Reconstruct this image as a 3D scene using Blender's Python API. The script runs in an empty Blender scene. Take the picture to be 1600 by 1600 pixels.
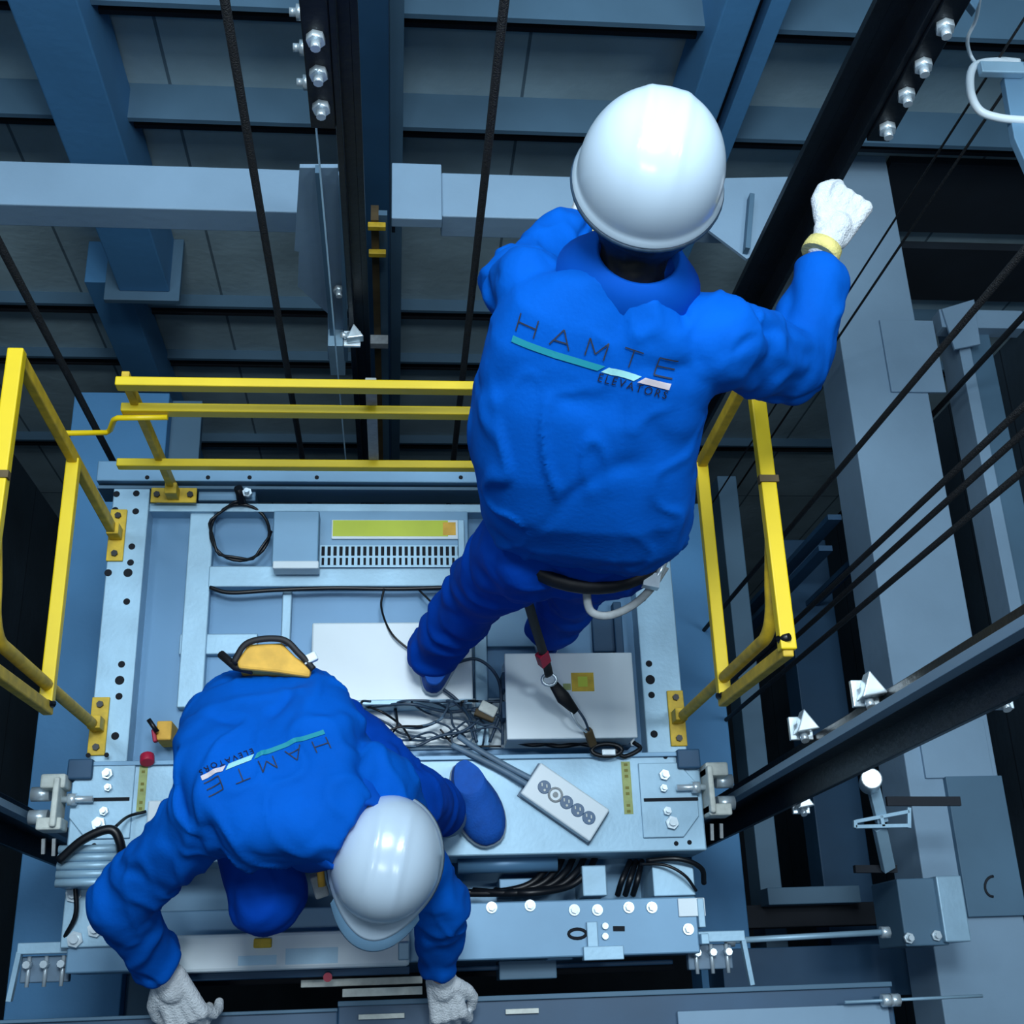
import bpy, bmesh, math, random
from mathutils import Vector, Matrix, noise
from mathutils.bvhtree import BVHTree
random.seed(7); noise.seed_set(11)
S = bpy.context.scene
COL = S.collection
V = Vector

# ------------------------------------------------------------------ camera
F = 1880.0
H = 3.15
_n = V((-185, 760, F)); _vy = V((-168, -(31080 + F*F)/760, F))
dn = _n.normalized(); dy = _vy.normalized(); dx = dn.cross(dy).normalized()
if dx.x < 0: dx = -dx
CAM = V((0, 0, H))
def ray(px, py):
    c = V((px-800, py-800, F))
    return V((dx.dot(c), dy.dot(c), -dn.dot(c)))
def P(px, py, z=0.0):
    d = ray(px, py); return CAM + d*((z-H)/d.z)
def PY(px, py, Y):
    d = ray(px, py); return CAM + d*(Y/d.y)
def PX(px, py, X):
    d = ray(px, py); return CAM + d*(X/d.x)

cam_data = bpy.data.cameras.new('camera')
cam = bpy.data.objects.new('camera', cam_data); COL.objects.link(cam)
cam_data.sensor_fit = 'HORIZONTAL'; cam_data.sensor_width = 36.0
cam_data.lens = 36.0*F/1600.0
cam_data.clip_start = 0.05
right = V((dx.x, dy.x, -dn.x)); down = V((dx.y, dy.y, -dn.y)); fwd = V((dx.z, dy.z, -dn.z))
m = Matrix((right, -down, -fwd)).transposed().to_4x4(); m.translation = CAM
cam.matrix_world = m
S.camera = cam

# ------------------------------------------------------------------ materials
def lin(c):
    c = c/255.0
    return c/12.92 if c <= 0.04045 else ((c+0.055)/1.055)**2.4
def mat(name, rgb, rough=0.5, metal=0.0, var=0.12, scale=6.0, bump=0.0, bscale=60.0, spec=0.5, alpha=1.0, stretch=(1, 1, 1), trans=0.0, sheen=0.0):
    m = bpy.data.materials.new(name); m.use_nodes = True
    nt = m.node_tree; b = nt.nodes['Principled BSDF']
    c = [lin(v) for v in rgb]
    tc = nt.nodes.new('ShaderNodeTexCoord'); mp = nt.nodes.new('ShaderNodeMapping'); mp.inputs['Scale'].default_value = stretch
    nt.links.new(tc.outputs['Object'], mp.inputs['Vector'])
    nz = nt.nodes.new('ShaderNodeTexNoise'); nz.inputs['Scale'].default_value = scale; nz.inputs['Detail'].default_value = 6
    nt.links.new(mp.outputs['Vector'], nz.inputs['Vector'])
    rp = nt.nodes.new('ShaderNodeValToRGB')
    rp.color_ramp.elements[0].position = 0.3; rp.color_ramp.elements[1].position = 0.7
    rp.color_ramp.elements[0].color = [max(0, v*(1-var)) for v in c]+[1]
    rp.color_ramp.elements[1].color = [min(1, v*(1+var)) for v in c]+[1]
    nt.links.new(nz.outputs['Fac'], rp.inputs['Fac']); nt.links.new(rp.outputs['Color'], b.inputs['Base Color'])
    b.inputs['Roughness'].default_value = rough; b.inputs['Metallic'].default_value = metal
    b.inputs['Specular IOR Level'].default_value = spec
    b.inputs['Alpha'].default_value = alpha
    if trans: b.inputs['Transmission Weight'].default_value = trans
    if sheen: b.inputs['Sheen Weight'].default_value = sheen
    if bump:
        n2 = nt.nodes.new('ShaderNodeTexNoise'); n2.inputs['Scale'].default_value = bscale; n2.inputs['Detail'].default_value = 4
        nt.links.new(mp.outputs['Vector'], n2.inputs['Vector'])
        bp = nt.nodes.new('ShaderNodeBump'); bp.inputs['Strength'].default_value = bump; bp.inputs['Distance'].default_value = 0.01
        nt.links.new(n2.outputs['Fac'], bp.inputs['Height']); nt.links.new(bp.outputs['Normal'], b.inputs['Normal'])
    return m
M = {}
M['galv'] = mat('galvanised_steel', (150, 186, 208), 0.45, 0.25, 0.10, 9, 0.05, 90)
M['galv2'] = mat('galvanised_panel', (108, 148, 178), 0.42, 0.25, 0.10, 4)
M['roof'] = mat('roof_panel_paint', (86, 130, 166), 0.40, 0.2, 0.08, 3)
M['beam'] = mat('primer_grey_steel', (130, 160, 184), 0.65, 0.0, 0.08, 3, 0.1, 30)
M['column'] = mat('blue_grey_primer', (74, 134, 182), 0.65, 0.0, 0.12, 2, 0.1, 30)
M['ledge'] = mat('wall_ledge_steel', (78, 112, 136), 0.6, 0.0, 0.12, 3)
M['web'] = mat('dark_steel_gap_shade', (22, 30, 40), 0.8)  # dark steel; also paints the shadow gap under the wall ledges
M['rail'] = mat('black_guide_rail', (12, 19, 28), 0.38, 0.2, 0.3, 12, 0.1, 60)
M['railhead'] = mat('machined_rail_head', (120, 148, 170), 0.4, 0.1, 0.1, 12, stretch=(1, 1, .1))
M['rope'] = mat('greased_rope', (9, 13, 18), 0.6, 0.1, 0.3, 80, 0.6, 300)
M['cable'] = mat('dark_cable', (44, 66, 88), 0.45, 0.0, 0.2, 20)
M['hose'] = mat('black_hose', (9, 13, 20), 0.4, 0.0, 0.2, 20)
M['cablegrey'] = mat('grey_cable', (92, 118, 140), 0.5, 0.0, 0.2, 20)
M['yellow'] = mat('yellow_paint', (228, 198, 10), 0.45, 0.0, 0.05, 10)
M['yellow2'] = mat('worn_yellow_paint', (205, 172, 40), 0.55, 0.0, 0.25, 30)
M['bolt'] = mat('zinc_bolt', (205, 220, 228), 0.3, 0.5, 0.1, 30)
M['hole'] = mat('bolt_hole', (10, 18, 28), 0.9)
M['white'] = mat('white_enamel', (215, 230, 238), 0.35, 0.0, 0.04, 4)
M['cream'] = mat('cream_plastic', (205, 212, 205), 0.5, 0.0, 0.12, 60)
M['helmet'] = mat('white_helmet', (192, 213, 230), 0.22, 0.0, 0.03, 5, spec=0.6)
M['cloth'] = mat('royal_blue_fabric', (0, 88, 190), 0.82, 0.0, 0.12, 7, 0.08, 120, spec=0.08)
M['cloth2'] = mat('royal_blue_trousers', (0, 66, 172), 0.82, 0.0, 0.12, 7, 0.08, 120, spec=0.08)
M['collar'] = mat('collar_fabric', (0, 82, 188), 0.8, 0.0, 0.1, 7, spec=0.12)
M['glove'] = mat('white_knit_glove', (212, 220, 226), 0.85, 0.0, 0.08, 60, 0.5, 220, spec=0.2)
M['cuff'] = mat('yellow_glove_hem', (222, 210, 130), 0.85, 0.0, 0.1, 60, 0.3, 200)
M['skin'] = mat('skin', (205, 160, 130), 0.5, 0.0, 0.05, 8)
M['hair'] = mat('black_hair', (8, 9, 12), 0.5, 0.0, 0.3, 60)
M['black'] = mat('black_strap', (10, 13, 20), 0.6)
M['red'] = mat('red_marker', (176, 24, 62), 0.5)
M['shoe'] = mat('blue_canvas_shoe', (0, 84, 180), 0.8, 0.0, 0.1, 40, 0.2, 200)
M['sole'] = mat('grey_rubber_sole', (165, 185, 200), 0.7)
M['label'] = mat('yellow_green_label', (190, 205, 50), 0.5)
M['strip'] = mat('pale_green_strip', (158, 172, 108), 0.6, 0.0, 0.15, 60)
M['stripink'] = mat('olive_printing', (120, 118, 40), 0.6)
M['tan'] = mat('tan_pouch', (226, 176, 70), 0.7, 0.0, 0.15, 30)
M['strapgrey'] = mat('grey_webbing', (150, 158, 162), 0.7, 0.0, 0.15, 60)
M['ink'] = mat('logo_dark_letters', (34, 44, 62), 0.7)
M['ink2'] = mat('logo_black_letters', (4, 10, 30), 0.7)
M['teal'] = mat('logo_teal_bar', (14, 140, 158), 0.7, 0, .02)
M['lteal'] = mat('logo_pale_teal_bar', (150, 212, 214), 0.7, 0, .02)
M['pink'] = mat('logo_pale_grey_bar', (208, 198, 204), 0.7, 0, .02)
M['rust'] = mat('rusty_brown_steel', (84, 70, 44), 0.7, 0.1, 0.5, 8)
M['visor'] = mat('tinted_visor', (110, 150, 180), 0.2, 0.0, 0.02, 5, alpha=0.75)
M['socket'] = mat('socket_grey', (48, 92, 130), 0.4)
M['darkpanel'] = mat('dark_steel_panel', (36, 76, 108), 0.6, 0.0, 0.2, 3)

def wallmat(name, rgb, seam):
    m = mat(name, rgb, 0.9, 0.0, 0.25, 2.2, 0.25, 25)
    nt = m.node_tree; b = nt.nodes['Principled BSDF']
    src = b.inputs['Base Color'].links[0].from_socket
    tc = nt.nodes.new('ShaderNodeTexCoord'); br = nt.nodes.new('ShaderNodeTexBrick')
    mp = nt.nodes.new('ShaderNodeMapping'); mp.inputs['Rotation'].default_value = seam
    nt.links.new(tc.outputs['Object'], mp.inputs['Vector']); nt.links.new(mp.outputs['Vector'], br.inputs['Vector'])
    br.inputs['Color1'].default_value = (1, 1, 1, 1); br.inputs['Color2'].default_value = (.86, .88, .9, 1)
    br.inputs['Mortar'].default_value = (.3, .34, .38, 1); br.inputs['Scale'].default_value = 1.0
    br.inputs['Mortar Size'].default_value = 0.006; br.inputs['Brick Width'].default_value = 0.62; br.inputs['Row Height'].default_value = 3.0
    br.offset = 0.0
    mx = nt.nodes.new('ShaderNodeMix'); mx.data_type = 'RGBA'; mx.blend_type = 'MULTIPLY'; mx.inputs[0].default_value = 1
    nt.links.new(src, mx.inputs[6]); nt.links.new(br.outputs['Color'], mx.inputs[7])
    nt.links.new(mx.outputs[2], b.inputs['Base Color'])
    return m
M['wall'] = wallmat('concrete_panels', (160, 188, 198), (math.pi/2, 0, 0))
M['wallside'] = wallmat('shaded_side_walls', (58, 80, 96), (math.pi/2, 0, math.pi/2))  # shade of the side walls is put into this darker colour
M['header'] = mat('landing_header_paint', (44, 80, 110), 0.5)
M['pit'] = mat('pit_floor', (36, 48, 58), 0.9)

# ------------------------------------------------------------------ builders
def tag(o, label=None, cat=None, group=None, kind=None):
    if label: o['label'] = label
    if cat: o['category'] = cat
    if group: o['group'] = group
    if kind: o['kind'] = kind
    return o
def origin(o):
    p = V((0, 0, 0))
    while o is not None:
        p += o.location; o = o.parent
    return p
def empty(name, loc, label, cat, group=None):
    o = bpy.data.objects.new(name, None); o.empty_display_size = .1; COL.objects.link(o); o.location = V(loc)
    return tag(o, label, cat, group)
class MB:
    def __init__(s): s.bm = bmesh.new()
    def _face(s, vs, mi=0):
        try:
            f = s.bm.faces.new(vs); f.material_index = mi; return f
        except ValueError: return None
    def hexa(s, pts, mi=0):
        v = [s.bm.verts.new(p) for p in pts]
        for q in ((0, 3, 2, 1), (4, 5, 6, 7), (0, 1, 5, 4), (1, 2, 6, 5), (2, 3, 7, 6), (3, 0, 4, 7)): s._face([v[i] for i in q], mi)
        return s
    def box(s, a, b, mi=0):
        x0, x1 = sorted((a[0], b[0])); y0, y1 = sorted((a[1], b[1])); z0, z1 = sorted((a[2], b[2]))
        return s.hexa([V(p) for p in ((x0, y0, z0), (x1, y0, z0), (x1, y1, z0), (x0, y1, z0), (x0, y0, z1), (x1, y0, z1), (x1, y1, z1), (x0, y1, z1))], mi)
    def bar(s, p0, p1, w, h, up=(0, 0, 1), mi=0):
        p0, p1 = V(p0), V(p1); d = (p1-p0).normalized(); u = V(up)
        if abs(d.dot(u.normalized())) > .98: u = V((0, 1, 0))
        r = d.cross(u).normalized(); u = r.cross(d).normalized()
        q = [(-1, -1), (1, -1), (1, 1), (-1, 1)]
        return s.hexa([p + r*(a*w/2) + u*(b*h/2) for p in (p0, p1) for a, b in q], mi)
    def tube(s, pts, r, n=10, mi=0, closed=False, flat=1.0):
        pts = [V(p) for p in pts]; N = len(pts); rings = []; pu = None
        for i, p in enumerate(pts):
            if closed: d = pts[(i+1) % N]-pts[i-1]
            else: d = pts[min(i+1, N-1)]-pts[max(i-1, 0)]
            d.normalize()
            if pu is None: pu = d.orthogonal().normalized() if flat == 1 else (V((0, 0, 1))-d*d.z).normalized()
            pu = (pu-d*pu.dot(d)).normalized(); w = d.cross(pu)
            rr = r[i] if isinstance(r, (list, tuple)) else r
            rings.append([s.bm.verts.new(p+pu*(math.cos(t)*rr*flat)+w*(math.sin(t)*rr)) for t in [2*math.pi*k/n for k in range(n)]])
        rng = range(N) if closed else range(N-1)
        for i in rng:
            a, b = rings[i], rings[(i+1) % N]
            for k in range(n):
                f = s._face([a[k], a[(k+1) % n], b[(k+1) % n], b[k]], mi)
                if f: f.smooth = True
        if not closed: s._face(rings[0][::-1], mi); s._face(rings[-1], mi)
        return s
    def cyl(s, p0, p1, r, n=16, mi=0): return s.tube([p0, p1], r, n, mi)
    def disc(s, c, r, h=.004, n=14, mi=0, axis=(0, 0, 1)):
        c = V(c); return s.cyl(c, c+V(axis)*h, r, n, mi)
    def prism(s, poly, ext, mi=0):
        poly = [V(p) for p in poly]; e = V(ext)
        a = [s.bm.verts.new(p) for p in poly]; b = [s.bm.verts.new(p+e) for p in poly]; n = len(a)
        s._face(a[::-1], mi); s._face(b, mi)
        for i in range(n): s._face([a[i], a[(i+1) % n], b[(i+1) % n], b[i]], mi)
        return s
    def loft(s, rings, mi=0, smooth=True):
        rs = [[s.bm.verts.new(p) for p in r] for r in rings]; n = len(rs[0])
        for a, b in zip(rs, rs[1:]):
            for k in range(n):
                f = s._face([a[k], a[(k+1) % n], b[(k+1) % n], b[k]], mi)
                if f: f.smooth = smooth
        f = s._face(rs[0][::-1], mi); g = s._face(rs[-1], mi)
        return s
    def build(s, name, m, parent=None, bevel=0.0, smooth=False):
        me = bpy.data.meshes.new(name)
        o = bpy.data.objects.new(name, me); COL.objects.link(o)
        off = V((0, 0, 0))
        if parent is not None: o.parent = parent; off = origin(parent)
        else:
            lo = V((min(v.co.x for v in s.bm.verts)+max(v.co.x for v in s.bm.verts), min(v.co.y for v in s.bm.verts)+max(v.co.y for v in s.bm.verts), 0))*.5
            lo.z = min(v.co.z for v in s.bm.verts); o.location = lo; off = lo
        for v in s.bm.verts: v.co -= off
        bmesh.ops.recalc_face_normals(s.bm, faces=s.bm.faces)
        if smooth:
            for f in s.bm.faces: f.smooth = True
        s.bm.to_mesh(me); s.bm.free()
        for mm in (m if isinstance(m, (list, tuple)) else [m]): me.materials.append(mm)
        if bevel:
            b = o.modifiers.new('bevel', 'BEVEL'); b.width = bevel; b.segments = 2; b.limit_method = 'ANGLE'; b.angle_limit = math.radians(50)
        return o
def ppbox(mb, x0, y0, x1, y1, zt, zb, mi=0):
    a = P(x0, y1, zt); b = P(x1, y0, zt); c = P(x0, y0, zt); d = P(x1, y1, zt)
    X0 = (a.x+c.x)/2; X1 = (b.x+d.x)/2; Y0 = (a.y+d.y)/2; Y1 = (b.y+c.y)/2
    mb.box((X0, Y0, zb), (X1, Y1, zt), mi); return X0, Y0, X1, Y1
def spline(pts, n=8):
    pts = [V(p) for p in pts]; out = []
    q = [pts[0]*2-pts[1]]+pts+[pts[-1]*2-pts[-2]]
    for i in range(1, len(q)-2):
        for k in range(n):
            t = k/n; a, b, c, d = q[i-1:i+3]
            out.append(.5*((2*b)+(c-a)*t+(2*a-5*b+4*c-d)*t*t+(3*b-a-3*c+d)*t**3))
    out.append(pts[-1]); return out

# ------------------------------------------------------------------ shaft
def struct(name, a, b, m):
    return tag(MB().box(a, b).build(name, m), kind='structure')
XL, XR, YF, YB, ZB, ZT = -2.2, 3.1, -1.5, 3.0, -7.0, 4.6
struct('wall_back', (XL-.15, YB, ZB), (XR+.15, YB+.15, ZT), M['wall'])
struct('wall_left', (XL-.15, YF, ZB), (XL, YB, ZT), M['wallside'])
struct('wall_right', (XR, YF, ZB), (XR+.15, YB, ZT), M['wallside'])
struct('wall_front', (XL-.15, YF-.15, ZB), (XR+.15, YF, ZT), M['wallside'])
struct('floor', (XL-.15, YF-.15, ZB-.15), (XR+.15, YB+.15, ZB), M['pit'])

# horizontal channel ledges on the back wall
def ledge(z, dep, label, th=.05, x0=XL, x1=XR, lip=.09, y=YB):
    t = empty('wall_channel', (0, y-dep, z), label, 'steel channel', None)
    MB().box((x0, y-dep, z-.02), (x1, y, z)).build('top_flange', M['ledge'], t)
    MB().box((x0, y-.03, z-lip), (x1, y, z-.02)).build('web', M['web'], t)  # near-black colour puts in the shadow gap below the top flange
    MB().box((x0, y-dep*.7, z-lip-.02), (x1, y, z-lip)).build('lower_flange', M['web'], t)
    return t
ledge(PY(800, 28, YB-.17).z, .17, 'dim blue steel channel across the top edge of the back wall')
ledge(PY(300, 187, YB-.15).z, .15, 'dim blue steel channel behind the white helmet, above the pale beam')
ledge(PY(300, 478, YB-.06).z, .06, 'dark steel channel on the back wall below the pale beam')
ledge(PY(300, 560, YB-.05).z, .05, 'dark steel channel on the back wall behind the yellow top rail')
ledge(PY(400, 690, YB-.05).z, .05, 'dark steel channel low on the back wall behind the yellow railing')

for y0_, y1_, lab in ((252, 365, 'dark sheet standing in for a blackish wall opening above the small cross piece at right'), (384, 470, 'lower dark sheet standing in for a blackish wall opening at right')):
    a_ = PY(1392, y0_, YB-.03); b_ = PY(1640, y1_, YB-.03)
    tag(MB().box((a_.x, YB-.04, b_.z), (XR-.005, YB-.004, a_.z)).build('dark_opening_sheet', mat('opening_dark', (24, 36, 48), .8, 0, .3, 3)), lab, 'panel')  # dark colour stands in for blackish openings; the wall behind is whole
def thing_box(name, a, b, m, label, cat, group=None, bevel=.004):
    return tag(MB().box(a, b).build(name, m, bevel=bevel), label, cat, group)
# columns on the back wall
c0 = PY(68, 150, 2.72); c1 = PY(168, 150, 2.72); cb = PY(190, 455, 2.72)
t = empty('steel_column', (c0.x, 2.72, ZB), 'wide blue steel column at upper left, ending in a base plate', 'steel column')
MB().box((c0.x, 2.72, cb.z), (c1.x, 2.98, ZT)).build('shaft', M['column'], t, .006)
MB().box((c0.x-.06, 2.68, cb.z-.03), (c1.x+.04, 2.98, cb.z)).build('base_plate', M['ledge'], t, .003)
a0 = PY(170, 530, 2.78); a1 = PY(228, 530, 2.78)
MB().box((a0.x, 2.78, ZB), (a1.x, 2.98, cb.z-.03)).build('lower_shaft', M['column'], t, .004)
p0 = PY(1108, 80, 2.72); p1 = PY(1150, 80, 2.72)
t = empty('steel_column', (p0.x, 2.72, ZB), 'blue steel column behind the right side of the upper white helmet', 'steel column')
MB().box((p0.x, 2.72, ZB), (p1.x+.02, 2.98, ZT)).build('shaft', M['column'], t, .006)
MB().box((p1.x+.02, 2.80, ZB), (p1.x+.06, 2.98, ZT)).build('cover_strip', M['web'], t, .003)
MB().box((p1.x+.06, 2.74, ZB), (p1.x+.12, 2.98, ZT)).build('side_flange', M['column'], t, .003)
q0 = PY(556, 150, 2.6); q1 = PY(608, 150, 2.6)
t = empty('steel_column', (q0.x, 2.6, ZB), 'narrow dark blue column directly behind the upright rail left of centre', 'steel column')
MB().box((q0.x, 2.6, ZB), (q1.x, 2.9, ZT)).build('shaft', M['darkpanel'], t, .006)
MB().box((q1.x, 2.72, ZB), (q1.x+.045, 2.96, ZT)).build('side_flange', M['ledge'], t, .003)

# pale beam across the back
zb = .30
bl = tag(MB().box((XL, 2.05, zb-.10), (PY(530, 300, 2.05).x, 2.195, zb)).build('steel_beam', M['beam'], bevel=.004),
    'pale grey horizontal beam left of the upright black rail', 'steel beam')
X610 = P(612, 300, zb).x; X690 = P(690, 300, zb).x
t = empty('steel_beam', (X610, 2.05, zb-.1), 'pale grey horizontal beam running behind the upper worker\'s white helmet', 'steel beam')
MB().box((X690, 2.05, zb-.10), (1.22, 2.2, zb)).build('box_section', M['beam'], t, .004)
MB().box((X610, 2.03, zb-.03), (X690, 2.22, zb+.012)).build('end_plate', M['beam'], t, .003)
MB().box((X610, 2.06, zb-.1), (X610+.01, 2.2, zb)).build('end_rib', M['web'], t)

# the two long side beams (run towards the landing)
z2 = -.55
xa = P(1395, 1065, z2).x; xc = P(1520, 995, z2).x
t = empty('steel_beam', (xa, YF, z2-.22), 'broad pale grey beam running down the right side past the raised glove', 'steel beam')
MB().box((xa, YF, z2-.22), (xc, YB, z2)).build('box_section', M['beam'], t, .004)
def pbox(mb, x0, y0, x1, y1, zt, zb): return ppbox(mb, x0, y0, x1, y1, zt, zb)
k = MB(); ppbox(k, 1384, 500, 1468, 612, z2+.012, z2-.0); k.build('splice_plate', M['beam'], t, .002)
k = MB(); ppbox(k, 1440, 1125, 1545, 1215, z2+.012, z2-.1); k.build('splice_plate', M['beam'], t, .002)
k = MB(); ppbox(k, 1495, 1212, 1585, 1432, z2+.022, z2-.2); X0 = k; k.build('end_plate', M['ledge'], t, .002)
k = MB(); k.tube([P(1552+13*math.cos(a), 1385+16*math.sin(a), z2+.024) for a in [math.pi*.5+i*.35 for i in range(10)]], .004, 6); k.build('weld_ring', M['web'], t)
xb0 = P(1490, 500, z2).x; xb1 = P(1548, 500, z2).x
t = empty('steel_beam', (xb0, 0, z2-.2), 'narrow pale grey beam near the right edge, beside the broad one', 'steel beam')
MB().box((xb0, .9, z2-.14), (xb0+.045, P(1490, 480, z2).y, z2)).build('angle_leg', M['beam'], t, .003)
MB().box((xb0+.045, .9, z2-.04), (xb1, P(1490, 480, z2).y, z2-.03)).build('flat_leg', M['ledge'], t, .003)
k = MB(); ppbox(k, 1470, 484, 1600, 512, z2+.02, z2-.05); k.build('cross_piece', M['beam'], t, .003)
k = MB(); a = P(1470, 485, z2+.02); k.prism([a, P(1520, 470, z2+.02), P(1530, 540, z2+.02), P(1490, 548, z2+.02)], (0, 0, .012)); k.build('gusset', M['beam'], t, .002)
xl0 = P(60, 1110, -.9).x
t = empty('steel_beam', (xl0, YF, -1.1), 'dim blue beam running along the left side behind the left handrail', 'steel beam')
MB().box((xl0, YF, -1.1), (xl0+.34, 2.1, -.9)).build('box_section', M['column'], t, .004)
MB().box((xl0+.34, YF, -1.0), (xl0+.45, 2.1, -.96)).build('lower_flange', M['ledge'], t, .003)
# lower right members between the car and the broad beam
def lowbeam(x0, x1, pyy, z, y0, y1, m, label, h=.15):
    a = P(x0, pyy, z).x; b = P(x1, pyy, z).x
    return thing_box('steel_beam', (a, y0, z-h), (b, y1, z), m, label, 'steel beam')
lowbeam(1060, 1135, 1100, -1.1, YF+.3, 1.75, M['column'], 'dim blue beam just right of the car, behind the right handrail')
lowbeam(1158, 1190, 1100, -1.4, YF+.6, 2.0, M['ledge'], 'slim blue strut seen below the right handrail')
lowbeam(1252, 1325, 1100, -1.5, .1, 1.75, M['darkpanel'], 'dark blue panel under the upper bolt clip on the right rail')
def crossbeam(x0, x1, y0p, y1p, z, m, label, h=.1):
    k = MB(); ppbox(k, x0, y0p, x1, y1p, z, z-h)
    return tag(k.build('steel_beam', m, bevel=.003), label, 'steel beam')
crossbeam(1200, 1345, 1385, 1412, -1.1, M['ledge'], 'dim crosswise channel low on the right, below the slotted bracket')
crossbeam(1100, 1400, 1412, 1448, -1.2, M['web'], 'black crosswise channel low on the right')
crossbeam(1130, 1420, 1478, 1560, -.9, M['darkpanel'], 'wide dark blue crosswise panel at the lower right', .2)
crossbeam(1060, 1392, 1574, 1625, -.016, M['beam'], 'pale grey plate lying on the landing header at the bottom edge', .013)
crossbeam(1545, 1640, 1480, 1640, -.62, M['column'], 'blue panel in the bottom right corner')

# ------------------------------------------------------------------ guide rails
ZR0, ZR1 = ZB, 4.4
def bolt(mb, c, axis, r=.009, l=.02):
    c = V(c); a = V(axis).normalized(); mb.cyl(c, c+a*l*.5, r*1.5, 6); mb.cyl(c+a*l*.5, c+a*l, r*.8, 10)
def guide_rail(x, y, s, wbase, label, plate_z=None, bw=.045, head=True, wk=1.0):
    # s: direction (+1/-1) the rail head points along x
    t = empty('guide_rail', (x, y, ZR0), label, 'guide rail')
    MB().box((x, y-wbase/2, ZR0), (x-s*.014, y+wbase/2, ZR1)).build('base_flange', M['rail'], t, .002)
    MB().box((x, y-.008, ZR0), (x+s*.045*wk, y+.008, ZR1)).build('web', M['rail'], t)
    MB().box((x+s*.045*wk, y-.009, ZR0), (x+s*.075*wk, y+.009, ZR1)).build('head', M['railhead'] if head else M['rail'], t, .001)
    if plate_z:
        for z0, z1, zs in plate_z:
            MB().box((x-s*.014, y-wbase*.55, z0), (x-s*(.014+bw), y+wbase*.55, z1)).build('fishplate', M['rail'], t, .002)
            for zz in zs:
                for yy, xx in ((-1, -s*.03), (1, -s*.03)):
                    k = MB(); bolt(k, (x-s*(.014+bw*.5), y-wbase*.55, zz), (0, -1, 0), .012, .03) if yy < 0 else bolt(k, (x-s*(.014+bw), y, zz), (-s, 0, 0), .010, .025)
                    k.build('bolt', M['bolt'], t)
    return t
x1 = PY(552, 300, 1.7).x
zs = [PY(530, yy, 1.7).z for yy in (22, 77, 131)]
g1 = guide_rail(x1-.012, 1.7, 1, .10, 'black upright guide rail left of centre with three bright bolts at its top', [(PY(530, 168, 1.7).z, 2.3, zs)], .05, False, .5)
x2 = PY(1260, 300, 1.7).x
zs = [PX(a_, b_, 1.035).z for a_, b_ in ((1386, 158), (1417, 112), (1443, 65), (1478, 10))]
g2 = guide_rail(.985, 1.74, -1, .14, 'black guide rail slanting past the raised white glove, upper right', [(PY(1385, 200, 1.7).z, 2.6, zs)], .05, False)
XRL = .98
g3 = guide_rail(XRL, .476, -1, .13, 'black car guide rail running from the right roller guide to the right edge', None)
g4 = guide_rail(-.985, .455, 1, .12, 'black car guide rail at the left edge beside the left roller guide', None)
# rusty middle rail
rx = PY(590, 400, 2.45).x; zr_ = PY(590, 340, 2.45).z
t = empty('steel_strut', (rx, 2.45, ZB), 'rust brown upright strut between the black rail and the upper worker', 'steel strut')
MB().box((rx-.02, 2.44, ZB), (rx+.006, 2.50, zr_)).build('strut_flange', M['rust'], t)
MB().box((rx+.006, 2.46, ZB), (rx+.035, 2.48, zr_)).build('strut_web', M['ledge'], t)
for yy in (350, 392):
    z = PY(590, yy, 2.44).z
    MB().box((rx-.03, 2.42, z-.012), (rx+.03, 2.44, z+.012)).build('yellow_mark', M['yellow2'], t, .002)
z = PY(590, 527, 2.44).z
MB().box((rx-.035, 2.40, z-.02), (rx+.035, 2.44, z+.02)).build('clamp', M['strapgrey'], t, .002)

# brackets between pale beam and rails
t = empty('rail_bracket', (x1-.1, 1.9, 0), 'pale stepped sheet bracket hanging left of the upright black rail', 'bracket')
def wall_poly(pts, yfun, m, name, thick=(.012, 0, 0)):
    k = MB(); k.prism([PY(a, b, yfun) for a, b in pts], (0, .012, 0)); return k.build(name, m, t, .001)
Yb = 1.98
wall_poly([(468, 262), (528, 262), (540, 560), (512, 562), (512, 490), (465, 448), (467, 394), (460, 392)], Yb, M['beam'], 'plate')
MB().bar(PY(496, 264, Yb-.012), PY(522, 556, Yb-.012), .012, .025, (0, 1, 0)).build('rib', M['ledge'], t)
MB().bar(PY(533, 264, Yb-.02), PY(541, 556, Yb-.02), .012, .04, (0, 1, 0)).build('rib', M['ledge'], t)
k = MB()
for a, b in ((530, 450), (524, 552)): bolt(k, PY(a, b, Yb-.01), (0, -1, 0), .012, .03)
k.build('bolt', M['bolt'], t)
k = MB(); k.box(PY(512, 540, Yb-.06), PY(540, 562, Yb)); k.build('foot', M['galv'], t, .002)
def clip(c, ax, label, group=None, s=1.0):
    t = empty('rail_clip', c, label, 'rail clip', group); c = V(c); ax = V(ax).normalized()
    k = MB(); k.bar(c-ax*.03*s, c+ax*.02*s, .05*s, .012*s); k.build('clip_plate', M['bolt'], t, .002)
    k = MB(); k.prism([c+V((-.02*s, -.02*s, .006)), c+V((.03*s, -.012*s, .006)), c+V((0, .03*s, .006))], (0, 0, .035*s)); k.build('wedge', M['bolt'], t, .003)
    k = MB(); bolt(k, c+V((0, 0, .006)), (-ax.x, -ax.y, .5), .011*s, .04*s); k.build('bolt', M['bolt'], t)
    return t
clip(PY(553, 530, 1.62), (1, 0, 0), 'bright bolted clip at the foot of the stepped bracket, above the yellow rail', s=.9)
t = empty('rail_bracket', PY(1150, 340, 2.0), 'pale triangular gusset bracket between the helmet and the slanting rail', 'bracket')
k = MB(); k.prism([P(1132, 282, .31), P(1232, 280, .31), P(1178, 402, .31), P(1165, 408, .31), P(1104, 362, .31)], (0, 0, .012)); k.build('plate', M['beam'], t, .001)
k = MB(); k.bar(P(1172, 310, .33), P(1165, 395, .33), .014, .05); k.build('rib', M['ledge'], t, .001)
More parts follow.
